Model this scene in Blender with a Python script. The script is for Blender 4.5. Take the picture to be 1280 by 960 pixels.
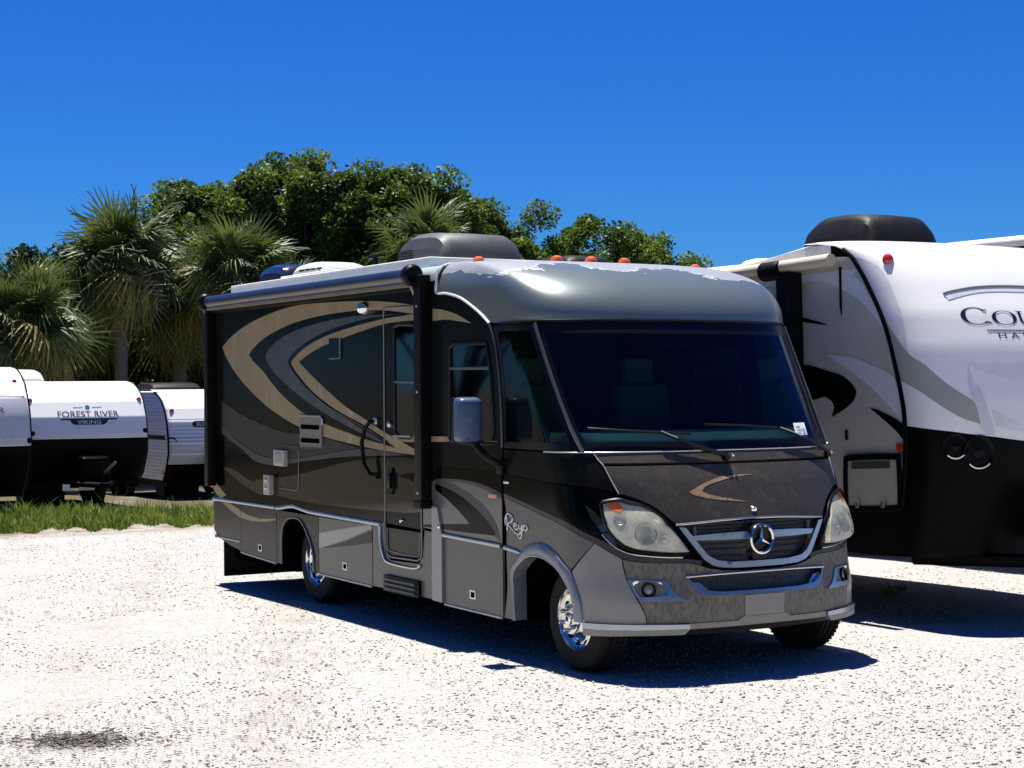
import bpy, bmesh, math, random
import numpy as np
from mathutils import Vector, Matrix
from mathutils.geometry import delaunay_2d_cdt
random.seed(7); rng = np.random.default_rng(7)
for o in list(bpy.data.objects): bpy.data.objects.remove(o)
sc = bpy.context.scene
col = sc.collection

# ------------------------------------------------------------------ camera
CAM = Vector((9.7457, -7.1891, 1.9477)); YAW, PITCH, ROLL, FPX = 0.5268, 0.0005, -0.0068, 2123.06
dv = Vector((-math.cos(YAW)*math.cos(PITCH), math.sin(YAW)*math.cos(PITCH), math.sin(PITCH)))
rt = dv.cross(Vector((0, 0, 1))).normalized(); up = rt.cross(dv)
r2 = rt*math.cos(ROLL)+up*math.sin(ROLL); u2 = -rt*math.sin(ROLL)+up*math.cos(ROLL)
cd = bpy.data.cameras.new('camera'); cam = bpy.data.objects.new('camera', cd); col.objects.link(cam)
M = Matrix((r2, u2, -dv)).transposed().to_4x4(); M.translation = CAM
cam.matrix_world = M; cd.sensor_fit = 'HORIZONTAL'; cd.sensor_width = 36; cd.lens = FPX/1280*36
cd.clip_start = .1; cd.clip_end = 3000
sc.camera = cam
# ------------------------------------------------------------------ sky, sun, exposure
SUNV = Vector((-.268, .012, .957)).normalized()
w = bpy.data.worlds.new('World'); sc.world = w; w.use_nodes = True
nt = w.node_tree; bg = nt.nodes['Background']
sk = nt.nodes.new('ShaderNodeTexSky'); sk.sky_type = 'NISHITA'; sk.sun_disc = False
sk.sun_elevation = math.asin(SUNV.z); sk.sun_rotation = math.atan2(SUNV.x, SUNV.y)
sk.altitude = 0; sk.air_density = 1.0; sk.dust_density = 0.0; sk.ozone_density = 4.0
hs = nt.nodes.new('ShaderNodeHueSaturation'); hs.inputs['Saturation'].default_value = 1.3; hs.inputs['Hue'].default_value = .497
tn = nt.nodes.new('ShaderNodeMix'); tn.data_type = 'RGBA'; tn.blend_type = 'MULTIPLY'; tn.inputs[0].default_value = 1; tn.inputs[7].default_value = (.18, .51, 1.06, 1)   # deep, even blue of a clear day
nt.links.new(sk.outputs[0], hs.inputs['Color']); nt.links.new(hs.outputs[0], tn.inputs[6]); nt.links.new(tn.outputs[2], bg.inputs[0]); bg.inputs[1].default_value = .052
sl = bpy.data.lights.new('sun', 'SUN'); sl.energy = 5.0; sl.angle = math.radians(.53); sl.color = (1, .955, .885)
so = bpy.data.objects.new('sun', sl); col.objects.link(so); so.rotation_euler = (-SUNV).to_track_quat('-Z', 'Y').to_euler()
sc.view_settings.view_transform = 'Standard'; sc.view_settings.look = 'None'
sc.view_settings.exposure = 0.93; sc.view_settings.gamma = 1.0

# ------------------------------------------------------------------ materials
def hexm(name): return bpy.data.materials.new(name)
MATS = {}
def mat(name, color, rough=.5, metal=0., coat=0., spec=.5, var=0., vscale=6., bump=0., bscale=40., trans=0., stain=None, emis=None, coatr=.05):
    """principled material with optional noise variation, bump and stains of its own shape"""
    if name in MATS: return MATS[name]
    m = bpy.data.materials.new(name); m.use_nodes = True; MATS[name] = m
    n = m.node_tree; p = n.nodes['Principled BSDF']; L = n.links.new
    p.inputs['Base Color'].default_value = (*color, 1); p.inputs['Roughness'].default_value = rough
    p.inputs['Metallic'].default_value = metal; p.inputs['Coat Weight'].default_value = coat
    p.inputs['Coat Roughness'].default_value = coatr; p.inputs['Specular IOR Level'].default_value = spec
    src = None
    tc = n.nodes.new('ShaderNodeTexCoord')
    if var > 0:
        nz = n.nodes.new('ShaderNodeTexNoise'); nz.inputs['Scale'].default_value = vscale; nz.inputs['Detail'].default_value = 6
        nz.inputs['Roughness'].default_value = .65
        L(tc.outputs['Object'], nz.inputs['Vector'])
        mr = n.nodes.new('ShaderNodeMapRange'); mr.inputs[1].default_value = .3; mr.inputs[2].default_value = .7
        mr.inputs[3].default_value = 1-var; mr.inputs[4].default_value = 1+var
        L(nz.outputs[0], mr.inputs[0])
        mx = n.nodes.new('ShaderNodeMix'); mx.data_type = 'RGBA'; mx.blend_type = 'MULTIPLY'; mx.inputs[0].default_value = 1
        mx.inputs[6].default_value = (*color, 1); L(mr.outputs[0], mx.inputs[7]); src = mx.outputs[2]
        rr = n.nodes.new('ShaderNodeMapRange'); rr.inputs[3].default_value = rough*.75; rr.inputs[4].default_value = min(1, rough*1.3)
        L(nz.outputs[0], rr.inputs[0]); L(rr.outputs[0], p.inputs['Roughness'])
    if stain:
        scol, sx, sz, lo, hi = stain   # stain colour, noise scale across / along z, thresholds
        mp = n.nodes.new('ShaderNodeMapping'); mp.inputs['Scale'].default_value = (sx, sx, sz); L(tc.outputs['Object'], mp.inputs[0])
        n2 = n.nodes.new('ShaderNodeTexNoise'); n2.inputs['Scale'].default_value = 1; n2.inputs['Detail'].default_value = 9; n2.inputs['Roughness'].default_value = .72
        L(mp.outputs[0], n2.inputs['Vector'])
        m2 = n.nodes.new('ShaderNodeMapRange'); m2.inputs[1].default_value = lo; m2.inputs[2].default_value = hi
        L(n2.outputs[0], m2.inputs[0])
        mx2 = n.nodes.new('ShaderNodeMix'); mx2.data_type = 'RGBA'; L(m2.outputs[0], mx2.inputs[0])
        if src: L(src, mx2.inputs[6])
        else: mx2.inputs[6].default_value = (*color, 1)
        mx2.inputs[7].default_value = (*scol, 1); src = mx2.outputs[2]
    if src: L(src, p.inputs['Base Color'])
    if bump > 0:
        nb = n.nodes.new('ShaderNodeTexNoise'); nb.inputs['Scale'].default_value = bscale; nb.inputs['Detail'].default_value = 4
        L(tc.outputs['Object'], nb.inputs['Vector'])
        b = n.nodes.new('ShaderNodeBump'); b.inputs['Strength'].default_value = bump; b.inputs['Distance'].default_value = .01
        L(nb.outputs[0], b.inputs['Height']); L(b.outputs[0], p.inputs['Normal'])
    if emis: p.inputs['Emission Color'].default_value = (*emis, 1); p.inputs['Emission Strength'].default_value = 1
    return m
def glass_mat(name, tint, ior=1.5):
    m = bpy.data.materials.new(name); m.use_nodes = True; MATS[name] = m
    n = m.node_tree; n.nodes.remove(n.nodes['Principled BSDF']); L = n.links.new
    out = n.nodes['Material Output']
    t = n.nodes.new('ShaderNodeBsdfTransparent'); t.inputs[0].default_value = (*tint, 1)
    g = n.nodes.new('ShaderNodeBsdfGlossy'); g.inputs['Roughness'].default_value = .03; g.inputs[0].default_value = (.8, .85, 1, 1)
    f = n.nodes.new('ShaderNodeFresnel'); f.inputs[0].default_value = ior
    x = n.nodes.new('ShaderNodeMixShader'); L(f.outputs[0], x.inputs[0]); L(t.outputs[0], x.inputs[1]); L(g.outputs[0], x.inputs[2]); L(x.outputs[0], out.inputs[0])
    return m
def leaf_mat(name, c1, c2, scale=.9, trans=.35, rough=.55):
    m = bpy.data.materials.new(name); m.use_nodes = True; MATS[name] = m
    n = m.node_tree; p = n.nodes['Principled BSDF']; L = n.links.new
    tc = n.nodes.new('ShaderNodeTexCoord'); nz = n.nodes.new('ShaderNodeTexNoise'); nz.inputs['Scale'].default_value = scale; nz.inputs['Detail'].default_value = 5
    L(tc.outputs['Object'], nz.inputs['Vector'])
    rp = n.nodes.new('ShaderNodeValToRGB'); rp.color_ramp.elements[0].position = .35; rp.color_ramp.elements[1].position = .68
    rp.color_ramp.elements[0].color = (*c1, 1); rp.color_ramp.elements[1].color = (*c2, 1)
    L(nz.outputs[0], rp.inputs[0]); L(rp.outputs[0], p.inputs['Base Color']); p.inputs['Roughness'].default_value = rough; p.inputs['Specular IOR Level'].default_value = .35
    tr = n.nodes.new('ShaderNodeBsdfTranslucent'); hv = n.nodes.new('ShaderNodeHueSaturation'); hv.inputs['Value'].default_value = 1.2; hv.inputs['Hue'].default_value = .48
    L(rp.outputs[0], hv.inputs['Color']); L(hv.outputs[0], tr.inputs[0])
    x = n.nodes.new('ShaderNodeMixShader'); x.inputs[0].default_value = trans
    L(p.outputs[0], x.inputs[1]); L(tr.outputs[0], x.inputs[2]); L(x.outputs[0], n.nodes['Material Output'].inputs[0])
    return m

# ------------------------------------------------------------------ mesh helpers
def tag(o, label=None, cat=None, group=None, kind=None):
    if label: o['label'] = label
    if cat: o['category'] = cat
    if group: o['group'] = group
    if kind: o['kind'] = kind
    return o
def empty(name, loc=(0, 0, 0), rz=0):
    o = bpy.data.objects.new(name, None); o.empty_display_size = .2; col.objects.link(o); o.location = loc; o.rotation_euler.z = rz; return o
def link(name, me, m, parent=None):
    o = bpy.data.objects.new(name, me); col.objects.link(o)
    if m is not None:
        for q in (m if isinstance(m, (list, tuple)) else [m]): me.materials.append(q)
    if parent is not None: o.parent = parent
    return o
class MB:
    def __init__(s): s.v = []; s.f = []; s.mi = []; s.cur = 0
    def add(s, vs, fs):
        k = len(s.v); s.v += [tuple(x) for x in vs]; s.f += [tuple(i+k for i in f) for f in fs]; s.mi += [s.cur]*len(fs); return s
    def box(s, x0, x1, y0, y1, z0, z1, bev=0., M=None):
        bm = bmesh.new(); bmesh.ops.create_cube(bm, size=1)
        for v in bm.verts: v.co = Vector((x0+(v.co.x+.5)*(x1-x0), y0+(v.co.y+.5)*(y1-y0), z0+(v.co.z+.5)*(z1-z0)))
        if bev > 0: bmesh.ops.bevel(bm, geom=list(bm.edges), offset=bev, segments=3, profile=.6, affect='EDGES')
        if M is not None: bmesh.ops.transform(bm, matrix=M, verts=bm.verts)
        bm.verts.index_update(); s.add([v.co for v in bm.verts], [[v.index for v in f.verts] for f in bm.faces]); bm.free(); return s
    def tube(s, pts, r, seg=8, caps=True, flat=1.0):
        pts = [Vector(p) for p in pts]; n = len(pts); rs = r if isinstance(r, (list, tuple)) else [r]*n
        rings = []; prev = None
        for i, p in enumerate(pts):
            t = (pts[min(i+1, n-1)]-pts[max(i-1, 0)]); t = t.normalized() if t.length > 1e-9 else Vector((0, 0, 1))
            if prev is None:
                a = Vector((0, 0, 1)) if abs(t.z) < .9 else Vector((1, 0, 0)); a = (a-t*a.dot(t)).normalized()
            else:
                a = prev-t*prev.dot(t); a = a.normalized() if a.length > 1e-6 else prev
            prev = a; b = t.cross(a)
            rings.append([p+a*math.cos(2*math.pi*k/seg)*rs[i]+b*math.sin(2*math.pi*k/seg)*rs[i]*flat for k in range(seg)])
        vs = [v for rg in rings for v in rg]; fs = []
        for i in range(n-1):
            for k in range(seg):
                k2 = (k+1) % seg; fs.append((i*seg+k, i*seg+k2, (i+1)*seg+k2, (i+1)*seg+k))
        if caps: fs.append(tuple(range(seg-1, -1, -1))); fs.append(tuple((n-1)*seg+k for k in range(seg)))
        return s.add(vs, fs)
    def lathe(s, prof, c=(0, 0, 0), axis='y', seg=32, close=False):
        """prof: (radius, along-axis)"""
        vs = []; fs = []; n = len(prof)
        for k in range(seg):
            a = 2*math.pi*k/seg
            for r, h in prof:
                if axis == 'y': vs.append((c[0]+r*math.cos(a), c[1]+h, c[2]+r*math.sin(a)))
                elif axis == 'x': vs.append((c[0]+h, c[1]+r*math.cos(a), c[2]+r*math.sin(a)))
                else: vs.append((c[0]+r*math.cos(a), c[1]+r*math.sin(a), c[2]+h))
        for k in range(seg):
            k2 = (k+1) % seg
            for i in range(n-1): fs.append((k*n+i, k*n+i+1, k2*n+i+1, k2*n+i))
        return s.add(vs, fs)
    def grid(s, rows, closed=False):
        """rows of equal length points"""
        n = len(rows[0]); vs = [p for r in rows for p in r]; fs = []
        for i in range(len(rows)-1):
            for k in range(n-(0 if closed else 1)):
                k2 = (k+1) % n; fs.append((i*n+k, i*n+k2, (i+1)*n+k2, (i+1)*n+k))
        return s.add(vs, fs)
    def mesh(s, name, smooth=True, angle=35):
        me = bpy.data.meshes.new(name); me.from_pydata(s.v, [], s.f); me.update()
        if any(s.mi): me.polygons.foreach_set('material_index', s.mi)
        if smooth:
            me.polygons.foreach_set('use_smooth', [True]*len(me.polygons)); me.set_sharp_from_angle(angle=math.radians(angle))
        return me
    def build(s, name, m, parent=None, smooth=True, angle=35): return link(name, s.mesh(name, smooth, angle), m, parent)
def catmull(p, k=4, closed=True):
    n = len(p); out = []
    for i in range(n if closed else n-1):
        g = lambda j: p[j % n] if closed else p[max(0, min(n-1, j))]
        p0, p1, p2, p3 = g(i-1), g(i), g(i+1), g(i+2)
        for q in range(k):
            t = q/k
            out.append(tuple(.5*((2*p1[d])+(-p0[d]+p2[d])*t+(2*p0[d]-5*p1[d]+4*p2[d]-p3[d])*t*t+(-p0[d]+3*p1[d]-3*p2[d]+p3[d])*t**3) for d in range(len(p1))))
    if not closed: out.append(p[-1])
    return out
def smooth_outline(p, sharp=50, k=4):
    """catmull through soft corners, keep sharp corners"""
    n = len(p); sh = []
    for i in range(n):
        a = np.subtract(p[i], p[i-1]); b = np.subtract(p[(i+1) % n], p[i])
        c = np.dot(a, b)/(np.linalg.norm(a)*np.linalg.norm(b)+1e-12); sh.append(math.degrees(math.acos(max(-1, min(1, c)))) > sharp)
    if not any(sh): return catmull(p, k)
    s0 = sh.index(True); q = p[s0:]+p[:s0]; h = sh[s0:]+sh[:s0]; out = []; i = 0
    while i < n:
        j = i+1
        while j < n and not h[j]: j += 1
        seg = q[i:j]+[q[j % n]]
        out += catmull(seg, k, closed=False)[:-1] if len(seg) > 2 else seg[:1]
        i = j
    return out
def area2(p): return sum(p[i][0]*p[(i+1) % len(p)][1]-p[(i+1) % len(p)][0]*p[i][1] for i in range(len(p)))
def inset(p, d):
    n = len(p); s = 1 if area2(p) > 0 else -1; out = []
    for i in range(n):
        a = np.subtract(p[i], p[i-1]); b = np.subtract(p[(i+1) % n], p[i]); a = a/(np.linalg.norm(a)+1e-9); b = b/(np.linalg.norm(b)+1e-9)
        nn = np.array([-(a[1]+b[1]), a[0]+b[0]])*s; l = np.linalg.norm(nn)
        if l < .3: nn = np.array([-a[1], a[0]])*s; l = 1
        nn = nn/l; out.append((p[i][0]+nn[0]*d, p[i][1]+nn[1]*d))
    return out
def inside(poly, X, Y):
    r = np.zeros(X.shape, bool); n = len(poly); j = n-1
    for i in range(n):
        xi, yi = poly[i]; xj, yj = poly[j]
        if yi != yj:
            c = ((yi > Y) != (yj > Y)) & (X < (xj-xi)*(Y-yi)/(yj-yi)+xi); r ^= c
        j = i
    return r
def patch(name, outline, mp, m, parent=None, off=0., th=.004, res=.07, holes=(), ins=0., smooth=False, angle=40):
    """sheet with an outline in 2-D surface coordinates, laid on a surface mp(a,b,off), with rim depth th"""
    p = smooth_outline(outline) if smooth else list(outline)
    if ins: p = inset(p, ins)
    # densify edges
    def dens(p):
        q = []
        for i in range(len(p)):
            a, b = p[i], p[(i+1) % len(p)]; k = max(1, int(math.hypot(b[0]-a[0], b[1]-a[1])/res))
            for t in range(k): q.append((a[0]+(b[0]-a[0])*t/k, a[1]+(b[1]-a[1])*t/k))
        return q
    loops = [dens(p)]+[dens(list(h)) for h in holes]
    pts = []; edges = []
    for lp in loops:
        k = len(pts); pts += lp; edges += [(k+i, k+(i+1) % len(lp)) for i in range(len(lp))]
    a = np.array(loops[0]); x0, y0 = a.min(0); x1, y1 = a.max(0)
    gx = np.arange(x0+res*.5, x1, res); gy = np.arange(y0+res*.5, y1, res)
    if len(gx) and len(gy):
        X, Y = np.meshgrid(gx, gy); X = X.ravel(); Y = Y.ravel()
        ok = inside(loops[0], X, Y)
        for h in loops[1:]: ok &= ~inside(h, X, Y)
        X, Y = X[ok], Y[ok]
        allb = np.array(pts)
        if len(X):
            dd = ((X[:, None]-allb[None, :, 0])**2+(Y[:, None]-allb[None, :, 1])**2).min(1); ok = dd > (res*.35)**2
            pts += [(float(u), float(v)) for u, v in zip(X[ok], Y[ok])]
    V, E_, F, ov, oe, of = delaunay_2d_cdt([Vector(q) for q in pts], edges, [], 0, 1e-6)
    V = [(v.x, v.y) for v in V]
    C = np.array([np.mean([V[i] for i in f], axis=0) for f in F])
    ok = inside(loops[0], C[:, 0], C[:, 1])
    for h in loops[1:]: ok &= ~inside(h, C[:, 0], C[:, 1])
    F = [tuple(f) for f, o in zip(F, ok) if o]
    used = sorted({i for f in F for i in f}); ix = {i: k for k, i in enumerate(used)}
    F = [tuple(ix[i] for i in f) for f in F]; U = [V[i] for i in used]
    P = [mp(u, v, off) for u, v in U]
    # orient outward: compare against larger offset
    fl = 0
    for f in F[:6]:
        c = [sum(U[i][d] for i in f)/3 for d in (0, 1)]
        nn = (Vector(P[f[1]])-Vector(P[f[0]])).cross(Vector(P[f[2]])-Vector(P[f[0]]))
        fl += 1 if nn.dot(Vector(mp(c[0], c[1], off+.01))-Vector(mp(c[0], c[1], off))) > 0 else -1
    if fl < 0: F = [f[::-1] for f in F]
    mb = MB(); mb.v = [tuple(q) for q in P]; mb.f = list(F)
    if th:
        cnt = {}
        for f in F:
            for i in range(3): cnt[(f[i], f[(i+1) % 3])] = 1
        be = [e for e in cnt if (e[1], e[0]) not in cnt]; bv = sorted({i for e in be for i in e}); k = len(mb.v); ib = {i: k+q for q, i in enumerate(bv)}
        mb.v += [tuple(mp(U[i][0], U[i][1], off-th)) for i in bv]
        mb.f += [(e[1], e[0], ib[e[0]], ib[e[1]]) for e in be]
    mb.mi = [0]*len(mb.f)
    return mb.build(name, m, parent, angle=angle)
class Shell:
    """curved front: stacked plan curves; s in [-1,1] runs round the front, |s|>1 runs back along the sides in metres"""
    def __init__(s, xc, D, N, W, y0=0., x0=0., z0=0.): s.xc, s.D, s.N, s.W, s.y0, s.x0, s.z0 = xc, D, N, W, y0, x0, z0
    def P(s, a, z):
        xc = s.xc(z); D = s.D(z); e = 2/s.N(z); W = s.W(z); t = min(abs(a), 1)*math.pi/2
        y = W*math.sin(t)**e; x = xc-D+D*max(math.cos(t), 0)**e
        if abs(a) > 1: x = xc-D-(abs(a)-1); y = W
        return Vector((x+s.x0, (y if a > 0 else -y)+s.y0, z+s.z0))
    def map(s, a, z, off=0.):
        p = s.P(a, z)
        if off == 0: return p
        h = .004
        a1, a2 = (a-h, a+h)
        n = (s.P(a2, z)-s.P(a1, z)).cross(s.P(a, z+h)-s.P(a, z-h)); n.normalize()
        return p+n*off
    def mapy(s, y, z, off=0.):
        W = s.W(z); t = min(abs(y)/W, 1)**(s.N(z)/2); a = math.asin(t)/(math.pi/2); return s.map(a if y > 0 else -a, z, off)
    def sx(s, x, z): return 1+s.xc(z)-s.D(z)-(x-s.x0)
def ip(zs, vs): return lambda z: float(np.interp(z, zs, vs))
def flatmap(y, sgn): return lambda a, b, off=0.: Vector((a, y+sgn*off, b))
def text_mesh(txt, size, ext=0.):
    cu = bpy.data.curves.new('t', 'FONT'); cu.body = txt; cu.size = size; cu.align_x = 'CENTER'; cu.resolution_u = 4; cu.extrude = ext
    o = bpy.data.objects.new('t', cu); col.objects.link(o); dg = bpy.context.evaluated_depsgraph_get()
    me = bpy.data.meshes.new_from_object(o.evaluated_get(dg)); bpy.data.objects.remove(o); bpy.data.curves.remove(cu); return me
def text_fit(name, txt, mp, y0, z0, width, height, m, parent, off=.006, slant=0.):
    me = text_mesh(txt, 1.); bm = bmesh.new(); bm.from_mesh(me); bmesh.ops.triangulate(bm, faces=bm.faces)
    X = [v.co.x for v in bm.verts]; Y = [v.co.y for v in bm.verts]; x0, x1, h = min(X), max(X), max(Y)
    for v in bm.verts:
        v.co = mp(y0+(v.co.x-(x0+x1)/2)/(x1-x0)*width+slant*v.co.y*height/h, z0+v.co.y/h*height, off)
    # one object for each letter
    left = set(bm.verts); bm.faces.ensure_lookup_table()
    while left:
        st = [left.pop()]; isl = set(st)
        while st:
            v = st.pop()
            for e in v.link_edges:
                o = e.other_vert(v)
                if o not in isl: isl.add(o); left.discard(o); st.append(o)
        vl = list(isl); ix = {v: i for i, v in enumerate(vl)}; fs = {f for v in vl for f in v.link_faces}
        q = MB().add([v.co for v in vl], [[ix[v] for v in f.verts] for f in fs]); q.build(name, m, parent, smooth=False)
    bm.free(); bpy.data.meshes.remove(me)
# ------------------------------------------------------------------ ground
dh = Vector((dv.x, dv.y, 0)).normalized()
def depth(x, y): return (x-CAM.x)*dh.x+(y-CAM.y)*dh.y
def gh(x, y):
    D = depth(x, y); t = min(max(D-14.5, 0), 28.); t2 = t*t/(t+3.0) if t > 0 else 0
    return -.0265*t2
def ray_ground(px, py, zoff=0.):
    """where a line of sight meets the sloping ground (layout only)"""
    wv = dv+r2*((px-640)/FPX)+u2*((480-py)/FPX); t = 5.
    for _ in range(60):
        p = CAM+wv*t; t += (p.z-gh(p.x, p.y)-zoff)/max(-wv.z, .01)*.7
    return CAM+wv*t
def at(px, D):   # point on the ground at picture column px and depth D
    p = CAM+dh*D+Vector((r2.x, r2.y, 0))*((px-640)/FPX*D); return Vector((p.x, p.y, gh(p.x, p.y)))
def ground_mat():
    m = bpy.data.materials.new('gravel'); m.use_nodes = True; MATS['gravel'] = m
    n = m.node_tree; L = n.links.new; p = n.nodes['Principled BSDF']; p.inputs['Roughness'].default_value = .95; p.inputs['Specular IOR Level'].default_value = .15
    tc = n.nodes.new('ShaderNodeTexCoord'); O = tc.outputs['Object']
    def noise(sc_, det=6, ro_=.6):
        z = n.nodes.new('ShaderNodeTexNoise'); z.inputs['Scale'].default_value = sc_; z.inputs['Detail'].default_value = det; z.inputs['Roughness'].default_value = ro_; L(O, z.inputs['Vector']); return z.outputs[0]
    def rng_(v, a, b, c=0., d=1.):
        r = n.nodes.new('ShaderNodeMapRange'); r.inputs[1].default_value = a; r.inputs[2].default_value = b; r.inputs[3].default_value = c; r.inputs[4].default_value = d; L(v, r.inputs[0]); return r.outputs[0]
    def mix(f, a, b):
        x = n.nodes.new('ShaderNodeMix'); x.data_type = 'RGBA'; L(f, x.inputs[0])
        for s, i in ((a, 6), (b, 7)):
            if isinstance(s, tuple): x.inputs[i].default_value = (*s, 1)
            else: L(s, x.inputs[i])
        return x.outputs[2]
    def mth(op, a, b=None, c=None):
        x = n.nodes.new('ShaderNodeMath'); x.operation = op
        for i, s in enumerate((a, b, c)):
            if s is None: continue
            if isinstance(s, (int, float)): x.inputs[i].default_value = s
            else: L(s, x.inputs[i])
        return x.outputs[0]
    sep = n.nodes.new('ShaderNodeSeparateXYZ'); L(O, sep.inputs[0]); X, Y = sep.outputs[0], sep.outputs[1]
    vor = n.nodes.new('ShaderNodeTexVoronoi'); vor.inputs['Scale'].default_value = 75; L(O, vor.inputs['Vector'])
    vsep = n.nodes.new('ShaderNodeSeparateColor'); L(vor.outputs['Color'], vsep.inputs[0])
    base = mix(rng_(noise(.55, 8), .35, .7), (.41, .402, .385), (.355, .343, .32))
    base = mix(rng_(noise(3.2, 6), .5, .75), base, (.32, .302, .272))
    base = mix(rng_(vsep.outputs[0], .0, 1., 0, .55), base, (.46, .45, .43))        # pale stones
    base = mix(rng_(vsep.outputs[1], .90, .93), base, (.20, .15, .10))                # dark stones
    # brown dirt along the grass, wobbling with noise
    wob = mth('MULTIPLY_ADD', noise(.35, 5), 3.4, X)
    d1 = mth('MULTIPLY', rng_(wob, -14.2, -13.0, 1, 0), rng_(noise(1.4, 6), .34, .56))
    base = mix(d1, base, (.20, .145, .105))
    d2 = rng_(wob, -16.2, -15.2, 1, 0); base = mix(d2, base, (.10, .085, .05))
    # faint tyre ruts of darker fines
    rut = mth('MULTIPLY_ADD', noise(.25, 3), 1.2, mth('MULTIPLY_ADD', X, .42, Y))
    for c_, w_ in ((-4.15, .22), (-2.55, .25), (-6.4, .3)):
        dd = mth('ABSOLUTE', mth('ADD', rut, -c_)); f = mth('MULTIPLY', rng_(dd, w_*.3, w_*1.6, .55, 0), rng_(noise(2.2, 6), .38, .62)); base = mix(f, base, (.30, .278, .24))
    # damp dark patch with leaf litter in the near corner
    ex = mth('MULTIPLY', mth('ADD', X, -.42), 1.0); ey = mth('MULTIPLY', mth('ADD', Y, 4.55), 1.0)
    a1 = mth('MULTIPLY_ADD', ex, .50, mth('MULTIPLY', ey, .86)); a2 = mth('MULTIPLY_ADD', ex, .86, mth('MULTIPLY', ey, -.50))
    rr = mth('SQRT', mth('ADD', mth('POWER', mth('DIVIDE', a1, .34), 2.), mth('POWER', mth('DIVIDE', a2, .30), 2.)))
    f = mth('MULTIPLY', rng_(mth('MULTIPLY_ADD', noise(7, 7), 1.3, rr), 1.0, 1.75, 1, 0), rng_(noise(30, 6, .75), .36, .56)); base = mix(f, base, (.060, .048, .036))
    L(base, p.inputs['Base Color'])
    b1 = n.nodes.new('ShaderNodeBump'); b1.inputs['Strength'].default_value = .55; b1.inputs['Distance'].default_value = .012; L(rng_(vor.outputs['Distance'], 0, .6, 1, 0), b1.inputs['Height'])
    b2 = n.nodes.new('ShaderNodeBump'); b2.inputs['Strength'].default_value = .4; b2.inputs['Distance'].default_value = .03; L(noise(9, 8, .7), b2.inputs['Height']); L(b1.outputs[0], b2.inputs['Normal']); L(b2.outputs[0], p.inputs['Normal'])
    return m
ground_mat()
xs = np.unique(np.concatenate([np.linspace(-600, -60, 14), np.linspace(-60, 14, 140), np.linspace(14, 300, 8)]))
ys = np.unique(np.concatenate([np.linspace(-300, -30, 10), np.linspace(-30, 40, 130), np.linspace(40, 600, 14)]))
g = MB()
g.grid([[(x, y, gh(x, y)+(.012*math.sin(1.7*x+.6*y)*math.sin(1.1*y-.4*x) if abs(x) < 40 and abs(y) < 40 and abs(y) > 1.8 else 0)) for y in ys] for x in xs][::-1])
G0 = g.build('ground', MATS['gravel']); tag(G0, 'pale crushed shell gravel lot sloping gently away', 'ground', kind='structure')
# loose stones, denser near the camera
def stones(name, N, dmin, dmax, smin, smax, label, colors, seed):
    r = np.random.default_rng(seed)
    D = dmin+(dmax-dmin)*r.random(N)**2.1; px = r.uniform(-260, 1540, N)
    Rv = np.array([r2.x, r2.y]); x = CAM.x+dh.x*D+Rv[0]*(px-640)/FPX*D; y = CAM.y+dh.y*D+Rv[1]*(px-640)/FPX*D
    s = smin+(smax-smin)*r.random(N)**3
    octv = np.array([[1, 0, 0], [0, 1, 0], [-1, 0, 0], [0, -1, 0], [0, 0, .75], [0, 0, -.6]]); octf = np.array([[0, 1, 4], [1, 2, 4], [2, 3, 4], [3, 0, 4], [1, 0, 5], [2, 1, 5], [3, 2, 5], [0, 3, 5]])
    ang = r.uniform(0, 6.28, N); ca, sa = np.cos(ang), np.sin(ang)
    V = np.repeat(octv[None], N, 0)*(1+.35*r.standard_normal((N, 6, 3)))*s[:, None, None]*np.stack([1+.4*r.random(N), 1-.2*r.random(N), .55+.4*r.random(N)], 1)[:, None, :]
    vx = V[..., 0]*ca[:, None]-V[..., 1]*sa[:, None]+x[:, None]; vy = V[..., 0]*sa[:, None]+V[..., 1]*ca[:, None]+y[:, None]
    z0 = np.array([gh(a, b) for a, b in zip(x, y)]); vz = V[..., 2]+z0[:, None]+s[:, None]*.15+.003
    co = np.stack([vx, vy, vz], -1).reshape(-1, 3); F_ = (octf[None]+6*np.arange(N)[:, None, None]).reshape(-1, 3)
    me = bpy.data.meshes.new(name); me.vertices.add(len(co)); me.vertices.foreach_set('co', co.ravel()); me.loops.add(F_.size); me.loops.foreach_set('vertex_index', F_.ravel().astype(np.int32))
    me.polygons.add(len(F_)); me.polygons.foreach_set('loop_start', np.arange(0, F_.size, 3, dtype=np.int32))
    mi = np.repeat(r.choice(len(colors), N, p=[c[1] for c in colors]), 8).astype(np.int32); me.polygons.foreach_set('material_index', mi); me.update(); me.validate()
    o = link(name, me, [c[0] for c in colors]); tag(o, label, 'gravel', kind='stuff'); return o
ms = [mat('stone_a', (.48, .47, .44), .95, spec=.1), mat('stone_b', (.40, .375, .325), .95, spec=.1), mat('stone_c', (.34, .26, .17), .95, spec=.1), mat('stone_d', (.16, .145, .125), .9, spec=.2)]
stones('gravel_stones', 80000, 7.2, 26, .003, .0125, 'loose pale shell fragments scattered over the lot', [(ms[0], .58), (ms[1], .27), (ms[2], .125), (ms[3], .025)], 3)
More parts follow.
